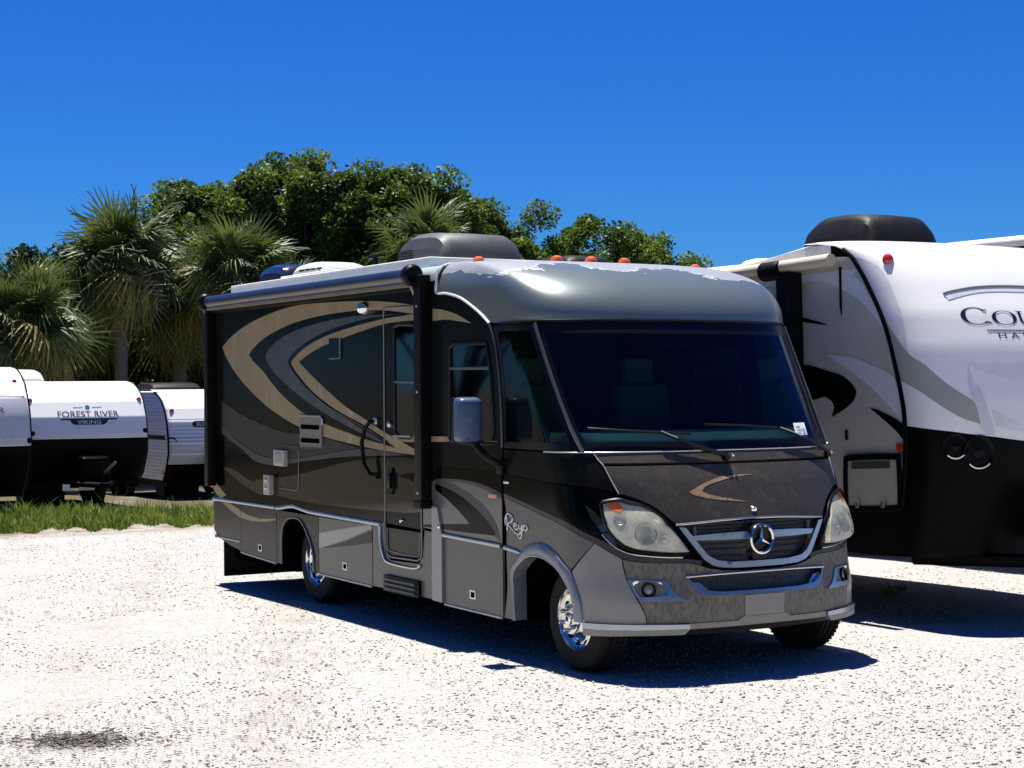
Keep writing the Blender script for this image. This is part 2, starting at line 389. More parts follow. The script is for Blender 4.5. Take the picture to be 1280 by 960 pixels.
# leaf litter
r = np.random.default_rng(9); ll = MB()
for k in range(420):
    a = r.normal(0, .15); b = r.normal(0, .11); x = .42+.50*a*1.3+.86*b; y = -4.55+.86*a*1.3-.50*b
    s = r.uniform(.008, .03); an = r.uniform(0, 6.28); t = r.uniform(-.5, .5); c_, s2 = math.cos(an), math.sin(an)
    P = [(-s, 0, 0), (0, -s*.35, s*.2*t), (s, 0, s*.5*abs(t)), (0, s*.35, s*.3)]
    ll.add([(x+p[0]*c_-p[1]*s2, y+p[0]*s2+p[1]*c_, gh(x, y)+.008+abs(p[2])+.006*r.random()) for p in P], [(0, 1, 2, 3)])
tag(ll.build('leaf_litter', mat('dead_leaf', (.045, .034, .024), .9, var=.3)), 'dark dead leaves heaped in a damp hollow of the gravel', 'leaf litter', kind='stuff')
# ------------------------------------------------------------------ grass strip
leaf_mat('grass_blade', (.05, .12, .012), (.19, .25, .04), 1.9, .4)
def blades(name, pts, hmin, hmax, wd, m, label, cat, seed=1):
    r = np.random.default_rng(seed); N = len(pts); P = np.array(pts)
    h = r.uniform(hmin, hmax, N)*P[:, 3]; an = r.uniform(0, 6.28, N); lean = r.normal(0, .35, (N, 2)); w_ = wd*(.6+.8*r.random(N)); ca, sa = np.cos(an)*w_, np.sin(an)*w_
    b = P[:, :3]; v0 = b+np.stack([ca, sa, 0*ca], 1); v1 = b-np.stack([ca, sa, 0*ca], 1)
    mid = b+np.stack([lean[:, 0]*h*.35, lean[:, 1]*h*.35, h*.6], 1); v2 = mid-.6*np.stack([ca, sa, 0*ca], 1); v3 = mid+.6*np.stack([ca, sa, 0*ca], 1); v4 = b+np.stack([lean[:, 0]*h, lean[:, 1]*h, h], 1)
    co = np.stack([v0, v1, v2, v3, v4], 1).reshape(-1, 3); k = 5*np.arange(N)
    mb = MB(); mb.v = co.tolist(); mb.f = [q for i in k.tolist() for q in ((i, i+1, i+2, i+3), (i+3, i+2, i+4))]; mb.mi = [0]*len(mb.f)
    o = mb.build(name, m, smooth=False)
    return tag(o, label, cat, kind='stuff')
r = np.random.default_rng(4); P = []
while len(P) < 40000:
    px = r.uniform(-260, 320); D = r.uniform(25.3, 32.5); q = at(px, D); e0 = 25.2+.0085*px
    ed = (D-e0)/1.0+.5*math.sin(px*.06)+.5*math.sin(px*.17+1)
    if r.random() > min(1, max(0, ed)): continue
    if D > 29+r.random()*3: continue
    P.append((q.x, q.y, q.z-.01, max(.25, .62+.30*math.sin(px*.11+D*2.)+.28*math.sin(px*.37+D*.7)+.22*math.sin(px*.83-D*3)+.5*(r.random() < .04))))
blades('grass', P, .08, .28, .012, MATS['grass_blade'], 'strip of uneven green grass along the edge of the lot', 'grass', 5)
P = []
for cx, D, n_, s in ((1112, 15.6, 70, .7), (1120, 15.9, 40, .6), (1300, 17.5, 40, .5), (96, 22, 0, 1), (420, 17.3, 120, .55), (400, 17.6, 60, .45), (445, 17.1, 60, .5)):
    for _ in range(n_):
        q = at(cx+r.normal(0, 7), D+r.normal(0, .12)); P.append((q.x, q.y, q.z, s))
blades('weed_tufts', P, .05, .16, .007, MATS['grass_blade'], 'small weed tufts sprouting from the gravel beside the parked vehicles', 'weeds', 6)
# ------------------------------------------------------------------ trees
leaf_mat('oak_leaf', (.026, .066, .008), (.115, .195, .02), .8, .34); leaf_mat('oak_leaf_b', (.03, .075, .008), (.125, .21, .024), .9, .34)
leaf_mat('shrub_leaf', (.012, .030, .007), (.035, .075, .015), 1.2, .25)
leaf_mat('palm_leaf', (.034, .070, .018), (.11, .155, .035), 1.1, .25, .5); leaf_mat('palm_leaf_old', (.16, .15, .03), (.34, .28, .07), 1.5, .35, .6); leaf_mat('palm_dead', (.30, .23, .15), (.62, .54, .42), 2.2, .35, .85)
mat('bark', (.085, .068, .052), .9, var=.35, vscale=9, bump=.8, bscale=18); mat('palm_bark', (.13, .11, .09), .95, var=.3, vscale=14, bump=.9, bscale=24)
def foliage_mesh(name, centers, radii, per, size, seed, aspect=.5):
    r = np.random.default_rng(seed); C = np.repeat(np.array(centers), per, 0); Rr = np.repeat(np.array(radii), per, 0); N = len(C)
    d = r.standard_normal((N, 3)); d /= np.linalg.norm(d, axis=1)[:, None]; rad = Rr*(r.random(N)**.45)[:, None]
    c = C+d*rad*np.array([1, 1, .8])
    u = r.standard_normal((N, 3)); u[:, 2] *= .7; u /= np.linalg.norm(u, axis=1)[:, None]; t = r.standard_normal((N, 3)); v = np.cross(u, t); v /= np.linalg.norm(v, axis=1)[:, None]
    s = size*(.55+.9*r.random(N))[:, None]
    co = np.stack([c-u*s, c-v*s*aspect+u*s*.1, c+u*s, c+v*s*aspect+u*s*.1], 1).reshape(-1, 3)
    me = bpy.data.meshes.new(name); me.vertices.add(len(co)); me.vertices.foreach_set('co', co.ravel()); me.loops.add(4*N); me.loops.foreach_set('vertex_index', np.arange(4*N, dtype=np.int32)); me.polygons.add(N); me.polygons.foreach_set('loop_start', np.arange(0, 4*N, 4, dtype=np.int32)); me.update()
    return me
def oak(base, height, rx, ry, seed, m, label, group, crown_low=.35, nclump=120, per=330, size=.13, lobes=None, cr=.75, name='oak_tree'):
    r = np.random.default_rng(seed); T = empty(name, base); tag(T, label, 'shrub' if name == 'shrub' else 'tree', group)
    tr = MB(); h0 = height*crown_low
    tr.tube([(0, 0, -.2), (.05, .02, h0*.4), (-.06, .05, h0*.8), (.1, 0, h0*1.25)], [.34, .27, .24, .16], 10)
    cz = (height+h0)/2; rz = (height-h0)/2; cen = []; rad = []
    lob = lobes or [(0, 0, cz, rx, ry, rz)]
    k = 0
    while len(cen) < nclump:
        lx, ly, lz, ax, ay, az = lob[k % len(lob)]; k += 1
        d = r.standard_normal(3); d /= np.linalg.norm(d); q = r.random()**.33
        if d[2] < -.35: continue
        cen.append((lx+d[0]*q*ax, ly+d[1]*q*ay, lz+d[2]*q*az)); rad.append((cr*(.55+.7*r.random()),))
    for i in range(0, nclump, 5):
        c = cen[i]; m0 = (c[0]*.35+.1*r.normal(), c[1]*.35, h0+(c[2]-h0)*.35)
        tr.tube([(0, 0, h0*.75), m0, c], [.13, .07, .02], 6)
    tr.build('trunk', MATS['bark'], T)
    link('crown', foliage_mesh('crown', cen, rad, per, size, seed, .5), m, T); return T
OG = 'broad oaks behind the parked trailers'
b = at(395, 58); oak(b, 10.5, 5.2, 4, 11, MATS['oak_leaf'], 'largest broad dark green oak rising behind the palms', None, .30, 330, 560, .088, [(t_*.503, t_*.864, z_, 2.4, 2.2, a_) for t_, z_, a_ in ((-4.0, 6.9, 2.7), (-2.2, 7.2, 3.0), (-.3, 7.5, 3.1), (1.6, 7.3, 3.0), (3.4, 7.1, 2.9), (-3.2, 5.0, 2.2), (2.6, 4.8, 2.2))], .72)
b = at(560, 60); oak(b, 10.2, 3.4, 3, 12, MATS['oak_leaf'], 'oak with thin outer twigs beside the largest oak, behind the small palm', None, .30, 110, 560, .09, [(0, 0, 6.6, 2.2, 2.4, 2.9), (.8, 1.6, 5.6, 1.6, 1.6, 2.2)], .7)
b = at(642, 66); oak(b, 9.6, 2.4, 2.4, 13, MATS['oak_leaf_b'], 'rounded oak standing apart right of the biggest oak crown', None, .30, 75, 560, .09, None, .75)
b = at(752, 68); oak(b, 10, 3.2, 3, 14, MATS['oak_leaf_b'], 'spreading light green oak behind the front cap of the motorhome', None, .28, 110, 560, .09, [(0, 0, 6.9, 2.4, 2.2, 2.7), (-.6, -1.7, 6.0, 1.6, 1.7, 2.1), (.6, 1.6, 6.3, 1.5, 1.6, 2.6)], .72)
b = at(835, 70); oak(b, 8.7, 1.5, 1.5, 15, MATS['oak_leaf_b'], 'small sparse oak at the far end of the tree line', None, .35, 34, 420, .09, None, .62)
# dark undergrowth below the canopy
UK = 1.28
UND = [(-900, 44, 6.5, 4.2), (-640, 46, 7.0, 4.2), (-430, 48, 6.4, 3.6), (-240, 50, 6.0, 3.2), (-90, 52, 6.4, 3.0), (10, 54, 5.6, 2.6), (70, 52, 5.2, 2.2), (118, 55, 6.0, 2.4), (185, 53, 6.2, 2.4), (235, 51, 5.2, 2.2), (280, 54, 6.0, 2.4), (345, 54, 6.0, 2.6), (425, 54, 6.2, 2.8), (520, 55, 6.0, 3.0), (620, 58, 6.2, 3.2), (720, 60, 6.2, 3.4), (820, 62, 5.6, 3.4), (930, 62, 4.6, 3.6), (1050, 62, 4.4, 3.6), (1180, 62, 4.6, 3.8), (1330, 60, 5.5, 4.0), (1500, 58, 6.0, 4.0)]  # far-left ones stand out of view, added to darken side reflections
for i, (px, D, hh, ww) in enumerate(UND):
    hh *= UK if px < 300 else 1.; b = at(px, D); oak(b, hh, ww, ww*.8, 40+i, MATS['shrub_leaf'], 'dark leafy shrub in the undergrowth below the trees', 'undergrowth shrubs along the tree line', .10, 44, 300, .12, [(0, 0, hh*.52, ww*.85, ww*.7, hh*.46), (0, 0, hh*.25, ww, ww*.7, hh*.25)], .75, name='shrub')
# oaks added out of view to darken the reflections in the glossy side panels
t0 = oak(Vector((-34, -27, -.6)), 10, 4.2, 3.6, 70, MATS['shrub_leaf'], 'unseen oak added across the lot to darken reflections in the glossy panels', 'oaks added out of view across the lot', .12, 90, 220, .2, None, 1.1)
for x, y, s in ((-26, -25, 1.0), (-18, -27, 1.1), (-10, -25, .95), (-2, -27, 1.05), (6, -26, 1.0), (-44, -24, 1.1), (-52, -18, 1.1), (24, 8, 1.0), (26, 18, 1.1), (22, -2, .9), (25, -12, 1.05), (18, -22, 1.0)):
    c = t0.copy(); col.objects.link(c); c.location = (x, y, gh(x, y)); c.scale = (s, s, s); c.rotation_euler.z = x
    for ch in t0.children: d = ch.copy(); col.objects.link(d); d.parent = c
# sabal palms
def frond_mesh(name, seed, nb=28, droop=.5, dead=False):
    r = np.random.default_rng(seed); mb = MB(); L0 = .85
    mb.tube([(0, 0, 0), (L0*.5, 0, .02), (L0, 0, .0)], [.022, .016, .012], 5, caps=False)
    for k in range(nb):
        t = k/(nb-1)*2-1; ang = t*math.radians(118 if not dead else 95); ln = (1.05-.28*abs(t))*(.85+.25*r.random()); st = L0-.05+.16*(1-abs(t)); dr = droop*(.6+.8*r.random()); wd = .040
        n_ = 5; L_ = []; R_ = []
        for j in range(n_+1):
            u = j/n_; rr = ln*u; wj = wd*(1-.9*u**1.5)*(1.0 if u > .05 else .5)
            z = -dr*(rr**2.6)*.75-.10*abs(t)*rr + .05*u*r.normal()
            x = st+rr*math.cos(ang)*(1-.18*dr*u); y = rr*math.sin(ang)*(1-.1*dr*u)
            px_, py_ = -math.sin(ang)*wj, math.cos(ang)*wj
            L_.append((x+px_, y+py_, z+.008)); R_.append((x-px_, y-py_, z-.008))
        mb.grid([L_, R_])
    return mb.mesh(name, smooth=False)
FR = [frond_mesh('frond', 21+i, 28, d) for i, d in enumerate((.25, .5, .9, 1.35))]; FD = [frond_mesh('dead_frond', 31+i, 22, 1.0, True) for i in range(2)]; FO = [frond_mesh('old_frond', 36+i, 26, 1.1) for i in range(2)]
for q in FR: q.materials.append(MATS['palm_leaf'])
for q in FD: q.materials.append(MATS['palm_dead'])
for q in FO: q.materials.append(MATS['palm_leaf_old'])
def palm(base, h, scale, nf, nd, seed, label, no=10):
    r = np.random.default_rng(seed); T = empty('palm_tree', base, r.uniform(0, 6)); tag(T, label, 'palm tree', 'cabbage palms behind the trailers')
    MB().tube([(0, 0, -.2), (.04, 0, h*.4), (-.03, .03, h*.8), (0, 0, h)], [.22, .18, .19, .24], 12).build('trunk', MATS['palm_bark'], T)
    def place(me, nm, az, el, roll, s):
        o = bpy.data.objects.new(nm, me); col.objects.link(o); o.parent = T
        o.matrix_local = Matrix.Translation((0, 0, h-.1)) @ Matrix.Rotation(az, 4, 'Z') @ Matrix.Rotation(-el, 4, 'Y') @ Matrix.Rotation(roll, 4, 'X') @ Matrix.Scale(s, 4)
    ga = 2.39996
    for k in range(nf):
        u = (k+.5)/nf; el = math.radians(80-118*u**.8+r.normal()*15); place(FR[min(3, int(u*3.2+r.random()*.9))], 'frond', k*ga+r.normal()*.15, el, r.normal()*.7, scale*(.68+.5*r.random()))
    for k in range(no): place(FO[k % 2], 'frond', k*ga*1.3+r.normal()*.3, math.radians(-25+r.normal()*16), r.normal()*.5, scale*(.6+.55*r.random()))
    for k in range(nd): place(FD[k % 2], 'dead_frond', k*ga+r.normal()*.4, math.radians(-52+r.normal()*18), r.normal()*.8, scale*(.55+.4*r.random()))
    return T
b = at(152, 46); palm(b, 6.0, 1.12, 70, 22, 1, 'tallest cabbage palm with a dense round crown over the trailers', 20)
b = at(298, 46.5); palm(b, 5.7, 1.0, 60, 30, 2, 'cabbage palm with a thick skirt of pale dead fronds beside the motorhome rear', 20)
b = at(22, 43); palm(b, 4.3, 1.12, 64, 24, 3, 'shorter cabbage palm with brown hanging fronds above the silver nosed trailer', 22)
b = at(84, 47); palm(b, 4.7, 1.0, 60, 20, 5, 'cabbage palm filling the gap between the tallest palm and the shorter one', 18)
b = at(226, 48); palm(b, 4.9, 1.0, 60, 22, 6, 'low cabbage palm between the tallest palm and the one with pale dead fronds', 18)
b = at(370, 50); palm(b, 5.0, .9, 50, 16, 7, 'cabbage palm half hidden by the white roof vent of the motorhome', 14)
b = at(532, 47); palm(b, 6.3, .92, 52, 16, 4, 'yellowish cabbage palm behind the grey roof air conditioner', 22)
# ------------------------------------------------------------------ motorhome materials
SMAT = lambda n: MATS[n]
mat('paint_charcoal', (.0075, .0082, .008), .14, coat=0, spec=.06, var=.15, vscale=3, bump=.012, bscale=1.6)
mat('paint_black', (.0015, .0015, .002), .10, coat=0, spec=.07)
mat('paint_tan', (.285, .215, .115), .25, coat=0, spec=.25, var=.10, vscale=3, stain=((.34, .285, .195), 5, .35, .56, .66))
mat('paint_steel', (.055, .066, .074), .25, coat=0, spec=.25, var=.2, vscale=4, stain=((.075, .10, .125), 5, .35, .55, .66))
mat('paint_dim', (.040, .040, .038), .22, coat=0, spec=.12, var=.15)
mat('paint_shiny', (.012, .014, .012), .06, coat=0, spec=.36, bump=.02, bscale=1.7)
mat('paint_grey', (.130, .124, .108), .28, coat=0, spec=.28, metal=.1, var=.08, vscale=2.5, stain=((.15, .14, .12), 22, 9, .63, .72))
mat('paint_grey_dark', (.032, .029, .025), .2, coat=0, spec=.12, var=.10, vscale=3, bump=.015, bscale=2.0)  # rear lower panels' reflected shade put into the colour; also the dark swoosh
mat('paint_stripe', (.045, .045, .044), .3, spec=.3, var=.1)
mat('paint_bumper', (.19, .178, .145), .5, coat=0, spec=.25, var=.14, vscale=9, bump=.03, bscale=45, stain=((.075, .067, .052), 42, 15.0, .42, .68))
mat('paint_corner', (.245, .232, .20), .35, coat=.25, var=.08, vscale=4, stain=((.08, .07, .055), 14, 14, .66, .70))
mat('paint_hood', (.046, .039, .030), .42, coat=.05, spec=.3, var=.3, vscale=60, bump=.12, bscale=220, stain=((.082, .070, .055), 9, 9, .52, .72))
mat('paint_hood_tan', (.33, .20, .10), .6, var=.35, vscale=90, stain=((.05, .045, .04), 70, 70, .56, .60))
mat('paint_silver', (.42, .46, .50), .3, metal=.5, coat=.4, var=.06)
mat('lip_cream', (.27, .25, .20), .5, var=.15, vscale=12)
mat('chrome', (.78, .77, .74), .14, metal=1.0)
mat('chrome_soft', (.58, .57, .55), .3, metal=1.0)
mat('rubber', (.012, .012, .012), .75, bump=.3, bscale=90, spec=.2)
mat('black_plastic', (.004, .004, .0045), .4, spec=.12)
mat('black_trim', (.004, .004, .005), .3, spec=.25)
mat('void', (.002, .002, .002), .9, spec=0)
mat('amber', (.75, .13, .012), .25, coat=.5); mat('red_lens', (.55, .02, .012), .25, coat=.5); mat('marker_orange', (.85, .14, .015), .3, coat=.4)
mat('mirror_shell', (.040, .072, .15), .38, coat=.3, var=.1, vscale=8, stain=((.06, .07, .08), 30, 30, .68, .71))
mat('roof_white', (.78, .77, .73), .6, var=.08, vscale=9, stain=((.45, .42, .36), 12, 12, .62, .72))
mat('ac_grey', (.048, .052, .056), .55, var=.12, vscale=5, bump=.05, bscale=200)
mat('ac_black', (.010, .010, .012), .5, spec=.15, var=.1)
mat('vent_white', (.50, .55, .55), .5, var=.1)
mat('cream', (.60, .52, .38), .55, var=.12, vscale=6)
mat('awning_navy', (.012, .016, .030), .35, coat=.2)
mat('seat_fabric', (.11, .12, .12), .8, bump=.2, bscale=30); mat('dash', (.88, .89, .84), .75, var=.05)
mat('interior', (.05, .05, .055), .8); mat('interior_light', (.20, .20, .18), .8)
mat('sticker', (.85, .85, .85), .6); mat('print_blue', (.05, .13, .35), .6); mat('print_grey', (.35, .37, .4), .6)
mat('headlight_inner', (.90, .87, .70), .3, metal=0, var=.12, vscale=25)
mat('tail_blue', (.02, .09, .5), .4)
def lens_mat():
    m = glass_mat('glass_lens', (.97, .97, .90), 1.3); n = m.node_tree; L = n.links.new; out = n.nodes['Material Output']; src = out.inputs[0].links[0].from_socket
    d = n.nodes.new('ShaderNodeBsdfDiffuse'); d.inputs[0].default_value = (.95, .89, .66, 1); x = n.nodes.new('ShaderNodeMixShader')
    tc = n.nodes.new('ShaderNodeTexCoord'); z = n.nodes.new('ShaderNodeTexNoise'); z.inputs['Scale'].default_value = 9; L(tc.outputs['Object'], z.inputs['Vector'])
    r = n.nodes.new('ShaderNodeMapRange'); r.inputs[1].default_value = .3; r.inputs[2].default_value = .7; r.inputs[3].default_value = .14; r.inputs[4].default_value = .42; L(z.outputs[0], r.inputs[0]); L(r.outputs[0], x.inputs[0])
    L(src, x.inputs[1]); L(d.outputs[0], x.inputs[2]); L(x.outputs[0], out.inputs[0])   # cream haze stands in for sunlight caught by the clear lens
glass_mat('glass_dark', (.010, .013, .024)); glass_mat('glass_wind', (.40, .64, .55), 1.34); lens_mat()
def cap_material():
    m = mat('paint_cap', (.16, .19, .185), .36, metal=.6, coat=.12)
    n = m.node_tree; L = n.links.new; p = n.nodes['Principled BSDF']; tc = n.nodes.new('ShaderNodeTexCoord')
    sep = n.nodes.new('ShaderNodeSeparateXYZ'); L(tc.outputs['Object'], sep.inputs[0])
    mp = n.nodes.new('ShaderNodeMapping'); mp.inputs['Scale'].default_value = (.8, 1.6, 5); L(tc.outputs['Object'], mp.inputs[0])
    nz = n.nodes.new('ShaderNodeTexNoise'); nz.inputs['Scale'].default_value = 1.5; nz.inputs['Detail'].default_value = 5; nz.inputs['Roughness'].default_value = .62; L(mp.outputs[0], nz.inputs['Vector'])
    a = n.nodes.new('ShaderNodeMath'); a.operation = 'MULTIPLY_ADD'; a.inputs[1].default_value = .50; L(nz.outputs[0], a.inputs[0]); L(sep.outputs[2], a.inputs[2])
    # the peel line drops towards one side of the cap
    a2 = n.nodes.new('ShaderNodeMath'); a2.operation = 'MULTIPLY_ADD'; a2.inputs[1].default_value = .03; L(sep.outputs[1], a2.inputs[0]); L(a.outputs[0], a2.inputs[2])
    r = n.nodes.new('ShaderNodeMapRange'); r.inputs[1].default_value = 3.022; r.inputs[2].default_value = 3.028; L(a2.outputs[0], r.inputs[0])
    e1 = n.nodes.new('ShaderNodeMath'); e1.operation = 'SUBTRACT'; e1.inputs[1].default_value = 3.024; L(a2.outputs[0], e1.inputs[0])
    e2 = n.nodes.new('ShaderNodeMath'); e2.operation = 'ABSOLUTE'; L(e1.outputs[0], e2.inputs[0])
    e3 = n.nodes.new('ShaderNodeMapRange'); e3.inputs[1].default_value = .003; e3.inputs[2].default_value = .007; e3.inputs[3].default_value = 1; e3.inputs[4].default_value = 0; L(e2.outputs[0], e3.inputs[0])
    m1 = n.nodes.new('ShaderNodeMix'); m1.data_type = 'RGBA'; L(r.outputs[0], m1.inputs[0]); m1.inputs[6].default_value = (.185, .218, .205, 1); m1.inputs[7].default_value = (.20, .22, .26, 1)
    m2 = n.nodes.new('ShaderNodeMix'); m2.data_type = 'RGBA'; L(e3.outputs[0], m2.inputs[0]); L(m1.outputs[2], m2.inputs[6]); m2.inputs[7].default_value = (.55, .56, .56, 1)
    L(m2.outputs[2], p.inputs['Base Color'])
    rr = n.nodes.new('ShaderNodeMapRange'); rr.inputs[3].default_value = .32; rr.inputs[4].default_value = .6; L(r.outputs[0], rr.inputs[0]); L(rr.outputs[0], p.inputs['Roughness'])
    mm = n.nodes.new('ShaderNodeMapRange'); mm.inputs[3].default_value = .6; mm.inputs[4].default_value = 0; L(r.outputs[0], mm.inputs[0]); L(mm.outputs[0], p.inputs['Metallic'])
    cc = n.nodes.new('ShaderNodeMapRange'); cc.inputs[3].default_value = .12; cc.inputs[4].default_value = 0; L(r.outputs[0], cc.inputs[0]); L(cc.outputs[0], p.inputs['Coat Weight'])
    return m
cap_material()
def mesh_grille_mat():
    m = mat('grille_mesh', (.01, .01, .011), .4)
    n = m.node_tree; L = n.links.new; p = n.nodes['Principled BSDF']; tc = n.nodes.new('ShaderNodeTexCoord')
    v = n.nodes.new('ShaderNodeTexVoronoi'); v.inputs['Scale'].default_value = 95; L(tc.outputs['Object'], v.inputs['Vector'])
    r = n.nodes.new('ShaderNodeMapRange'); r.inputs[1].default_value = .35; r.inputs[2].default_value = .6; r.inputs[3].default_value = .003; r.inputs[4].default_value = .045; L(v.outputs[0], r.inputs[0]); L(r.outputs[0], p.inputs['Base Color'])
mesh_grille_mat()

# ------------------------------------------------------------------ motorhome
RV = empty('motorhome'); tag(RV, 'charcoal, grey and tan motorhome with sloped windshield and round chrome star on its grille', 'motorhome')
RZ = [.25, .34, .53, .66, .85, 1.03, 1.10, 1.30, 1.49, 2.40]; RX = [.725, .738, .74, .705, .678, .655, .622, .525, .40, -.085]
F = Shell(ip(RZ, RX), ip([.3, 1.2, 1.5, 2.4], [.65, .65, .6, .6]), ip([.3, 1.0, 1.4], [2.35, 2.4, 2.7]), lambda z: 1.15)
W = 1.15; SEAM = -.765
def sxx(x, z): return -F.sx(x, z)
def mir(p): return [(-a, b) for a, b in p][::-1]
def both(name, outline, m, parent=RV, **k):
    a = patch(name, outline, F.map, MATS[m], parent, **k); b = patch(name, mir(outline), F.map, MATS[m], parent, **k); return a, b
cowlL = [(-.6251, 1.4883), (-.6079, 1.4416), (-.5913, 1.4146)]
hoodL = [(-.5856, 1.4008), (-.5717, 1.3153), (-.5485, 1.2201), (-.4883, 1.201), (-.4324, 1.1678), (-.3917, 1.1345), (-.3567, 1.085), (-.3323, 1.0439), (-.3165, 1.0188)]
hoodB = [(-.2317, 1.0265), (-.135, 1.0355), (-.0532, 1.0405), (0, 1.0417)]
blackT = [(sxx(SEAM, 1.31), 1.31), (-1.5177, 1.3041), (-1.0395, 1.2777), (-.8185, 1.2691), (-.6805, 1.2522), (-.5499, 1.2252)]
blackL = [(sxx(SEAM, 1.175), 1.175), (-1.5258, 1.1421), (-.9874, 1.036), (-.7284, .9284), (-.6308, .8786), (-.5807, .8487)]
darkL = [(sxx(SEAM, 1.15), 1.15), (-1.5567, 1.1176), (-1.0142, 1.0068), (-.7527, .8969)]
darkL2 = [(-.6664, .8431), (-.6059, .8052)]
darkL3 = [(-.5428, .7828), (-.4723, .7737), (-.3769, .7698), (-.2735, .7661)]
cseam = [(-.5945, .7728), (-.5825, .6756), (-.5595, .5988), (-.5218, .4959), (-.4968, .4301), (-.4921, .372)]
archO = [(-1.70, .285), (-1.725, .45), (-1.7332, .6128), (-1.6476, .7036), (-1.5207, .8065), (-1.4052, .8476), (-1.2774, .8665), (-1.1747, .8472), (-1.0774, .8057), (-.9929, .7424), (-.9481, .6993)]
archI = [(-1.685, .285), (-1.708, .45), (-1.70, .605), (-1.6143, .6786), (-1.4938, .7443), (-1.3643, .7642), (-1.2414, .7563), (-1.1249, .7213), (-1.0305, .6675)]
# fender panels
both('fender', [(sxx(SEAM, 1.485), 1.485), *[(-a, 1.4865) for a in (1.3, 1.0, .8)], *cowlL, *hoodL[:3], *blackT[::-1][0:]][:], 'paint_charcoal', ins=.003, th=.02)
blk = blackT+[(-.4883, 1.193), (-.4324, 1.160), (-.3917, 1.127), (-.3567, 1.078), (-.3323, 1.037), (-.3165, 1.011), (-.3076, .9987), (-.2755, .9234), (-.2437, .8527), (-.213, .7819), (-.215, .775), (-.2735, .79), (-.3769, .800), (-.4723, .808), (-.5428, .826)]+blackL[::-1]
hlo = [(-.6581, 1.1506), (-.6435, 1.1566), (-.563, 1.1694), (-.5234, 1.1548), (-.4633, 1.136), (-.4202, 1.1061), (-.3914, 1.0692), (-.3655, 1.0174), (-.3385, .9648), (-.3075, .8899), (-.2885, .8337), (-.3314, .8322), (-.4249, .8429), (-.5014, .8589), (-.5584, .8811), (-.5988, .9176), (-.6335, .9685), (-.6563, 1.0198), (-.6631, 1.0778)]
for s_ in (1, -1): patch('fender_panel', blk if s_ > 0 else mir(blk), F.map, MATS['paint_black'], RV, ins=.002, th=.02, holes=[smooth_outline(hlo if s_ > 0 else mir(hlo))])
both('stripe_panel', blackL+[(-.5428, .826), (-.4723, .808), (-.3769, .800), (-.2735, .79), (-.215, .775), (-.222, .745), (-.2735, .7661)]+darkL3[::-1][1:]+darkL2[::-1]+darkL[::-1], 'paint_stripe', ins=.001, th=.018)
both('fender', darkL+[(-.953, .7076)]+archO[::-1][0:]+[(sxx(SEAM, .285), .285)], 'paint_grey', ins=.003, th=.02)
both('bumper_corner', [(-.7527, .8969)]+darkL2+[(-.5945, .797)]+cseam+[(-.6574, .372), (-.8711, .368), (-.885, .45), (-.905, .55), (-.93, .65), (-.945, .70)], 'paint_corner', ins=.003, th=.02)
cs = [(a, b) for a, b in cseam]
lowO = [(-.295, .6748), (-.2748, .6156), (-.2544, .566), (-.2368, .5503), (-.1556, .543), (0, .5385)]
grO = [(-.3076, .9987), (-.2755, .9234), (-.2437, .8527), (-.213, .7819), (-.1777, .7398), (-.1385, .7235), (-.0682, .716), (0, .7159)]
grI = [(-.2779, .9923), (-.2517, .9368), (-.2233, .8711), (-.1924, .8049), (-.16, .7728), (-.0945, .7566), (0, .7555)]
def sym(p): return p+[(-a, b) for a, b in p[::-1] if abs(a) > 1e-6]
lowT = [(-.295, .6748), (-.141, .6844), (0, .6862)]
half = [(-.5945, .797)]+darkL3+[(-.222, .745), (-.19, .725), (-.1385, .708), (-.0682, .70), (0, .70)]
patch('bumper', sym(half)+[(-a, b) for a, b in cs[1:]]+[(.3, .372), (0, .372), (-.3, .372)]+cs[1:][::-1], F.map, MATS['paint_bumper'], RV, ins=.003, th=.02, res=.05, holes=[sym(lowO)+[(.141, .6844), (0, .6862), (-.141, .6844)]])
patch('bumper_lip', [(-.2925, .372), (-.0916, .3715), (-.0712, .396), (.0712, .396), (.0916, .3715), (.2925, .372), (.2925, .335), (0, .3467-.008), (-.2925, .335)], F.map, MATS['lip_cream'], RV, off=.006, th=.05)
patch('air_dam', [(-.85, .34), (-.3, .345), (.3, .345), (.85, .34), (.85, .27), (-.85, .27)], F.map, MATS['black_plastic'], RV, off=-.09, th=.02)
both('bumper_strip', [(-.8711, .372), (-.6574, .3735), (-.4482, .3725), (-.2969, .3685), (-.297, .3397), (-.3197, .3045), (-.5459, .3038), (-.855, .2889)], 'paint_silver', off=.022, th=.045)
both('bumper_strip_edge', [(-.862, .334), (-.3, .340), (-.3197, .3045), (-.5459, .3038), (-.855, .2889)], 'lip_cream', off=.0235, th=.002)
# grille
gtop = [(-.3165, 1.012), (-.2317, 1.019), (-.135, 1.029), (0, 1.034)]
gr_out = gtop[:-1]+[(0, 1.034)]
G = patch('grille', sym([(-.30, .985)]+[p for p in grO[1:]])[::1]+[(.3165, 1.010), (.2317, 1.018), (.135, 1.028), (0, 1.033), (-.135, 1.028), (-.2317, 1.018), (-.3165, 1.010)], F.map, MATS['grille_mesh'], RV, off=-.035, th=.03, res=.04)
patch('chrome_frame', grO+[(-a, b) for a, b in grO[::-1][1:]]+[(-a, b) for a, b in grI]+grI[::-1][1:], F.map, MATS['chrome_soft'], G, off=.022, th=.05, res=.03)
for s_ in (1, -1):
    b_ = [(-.2529, .9388), (-.1432, .9491), (-.029, .9531), (-.0312, .9034), (-.1457, .9048), (-.2339, .9092)]
    patch('chrome_bar', b_ if s_ > 0 else mir(b_), F.map, MATS['chrome_soft'], G, off=.012, th=.045, res=.03)
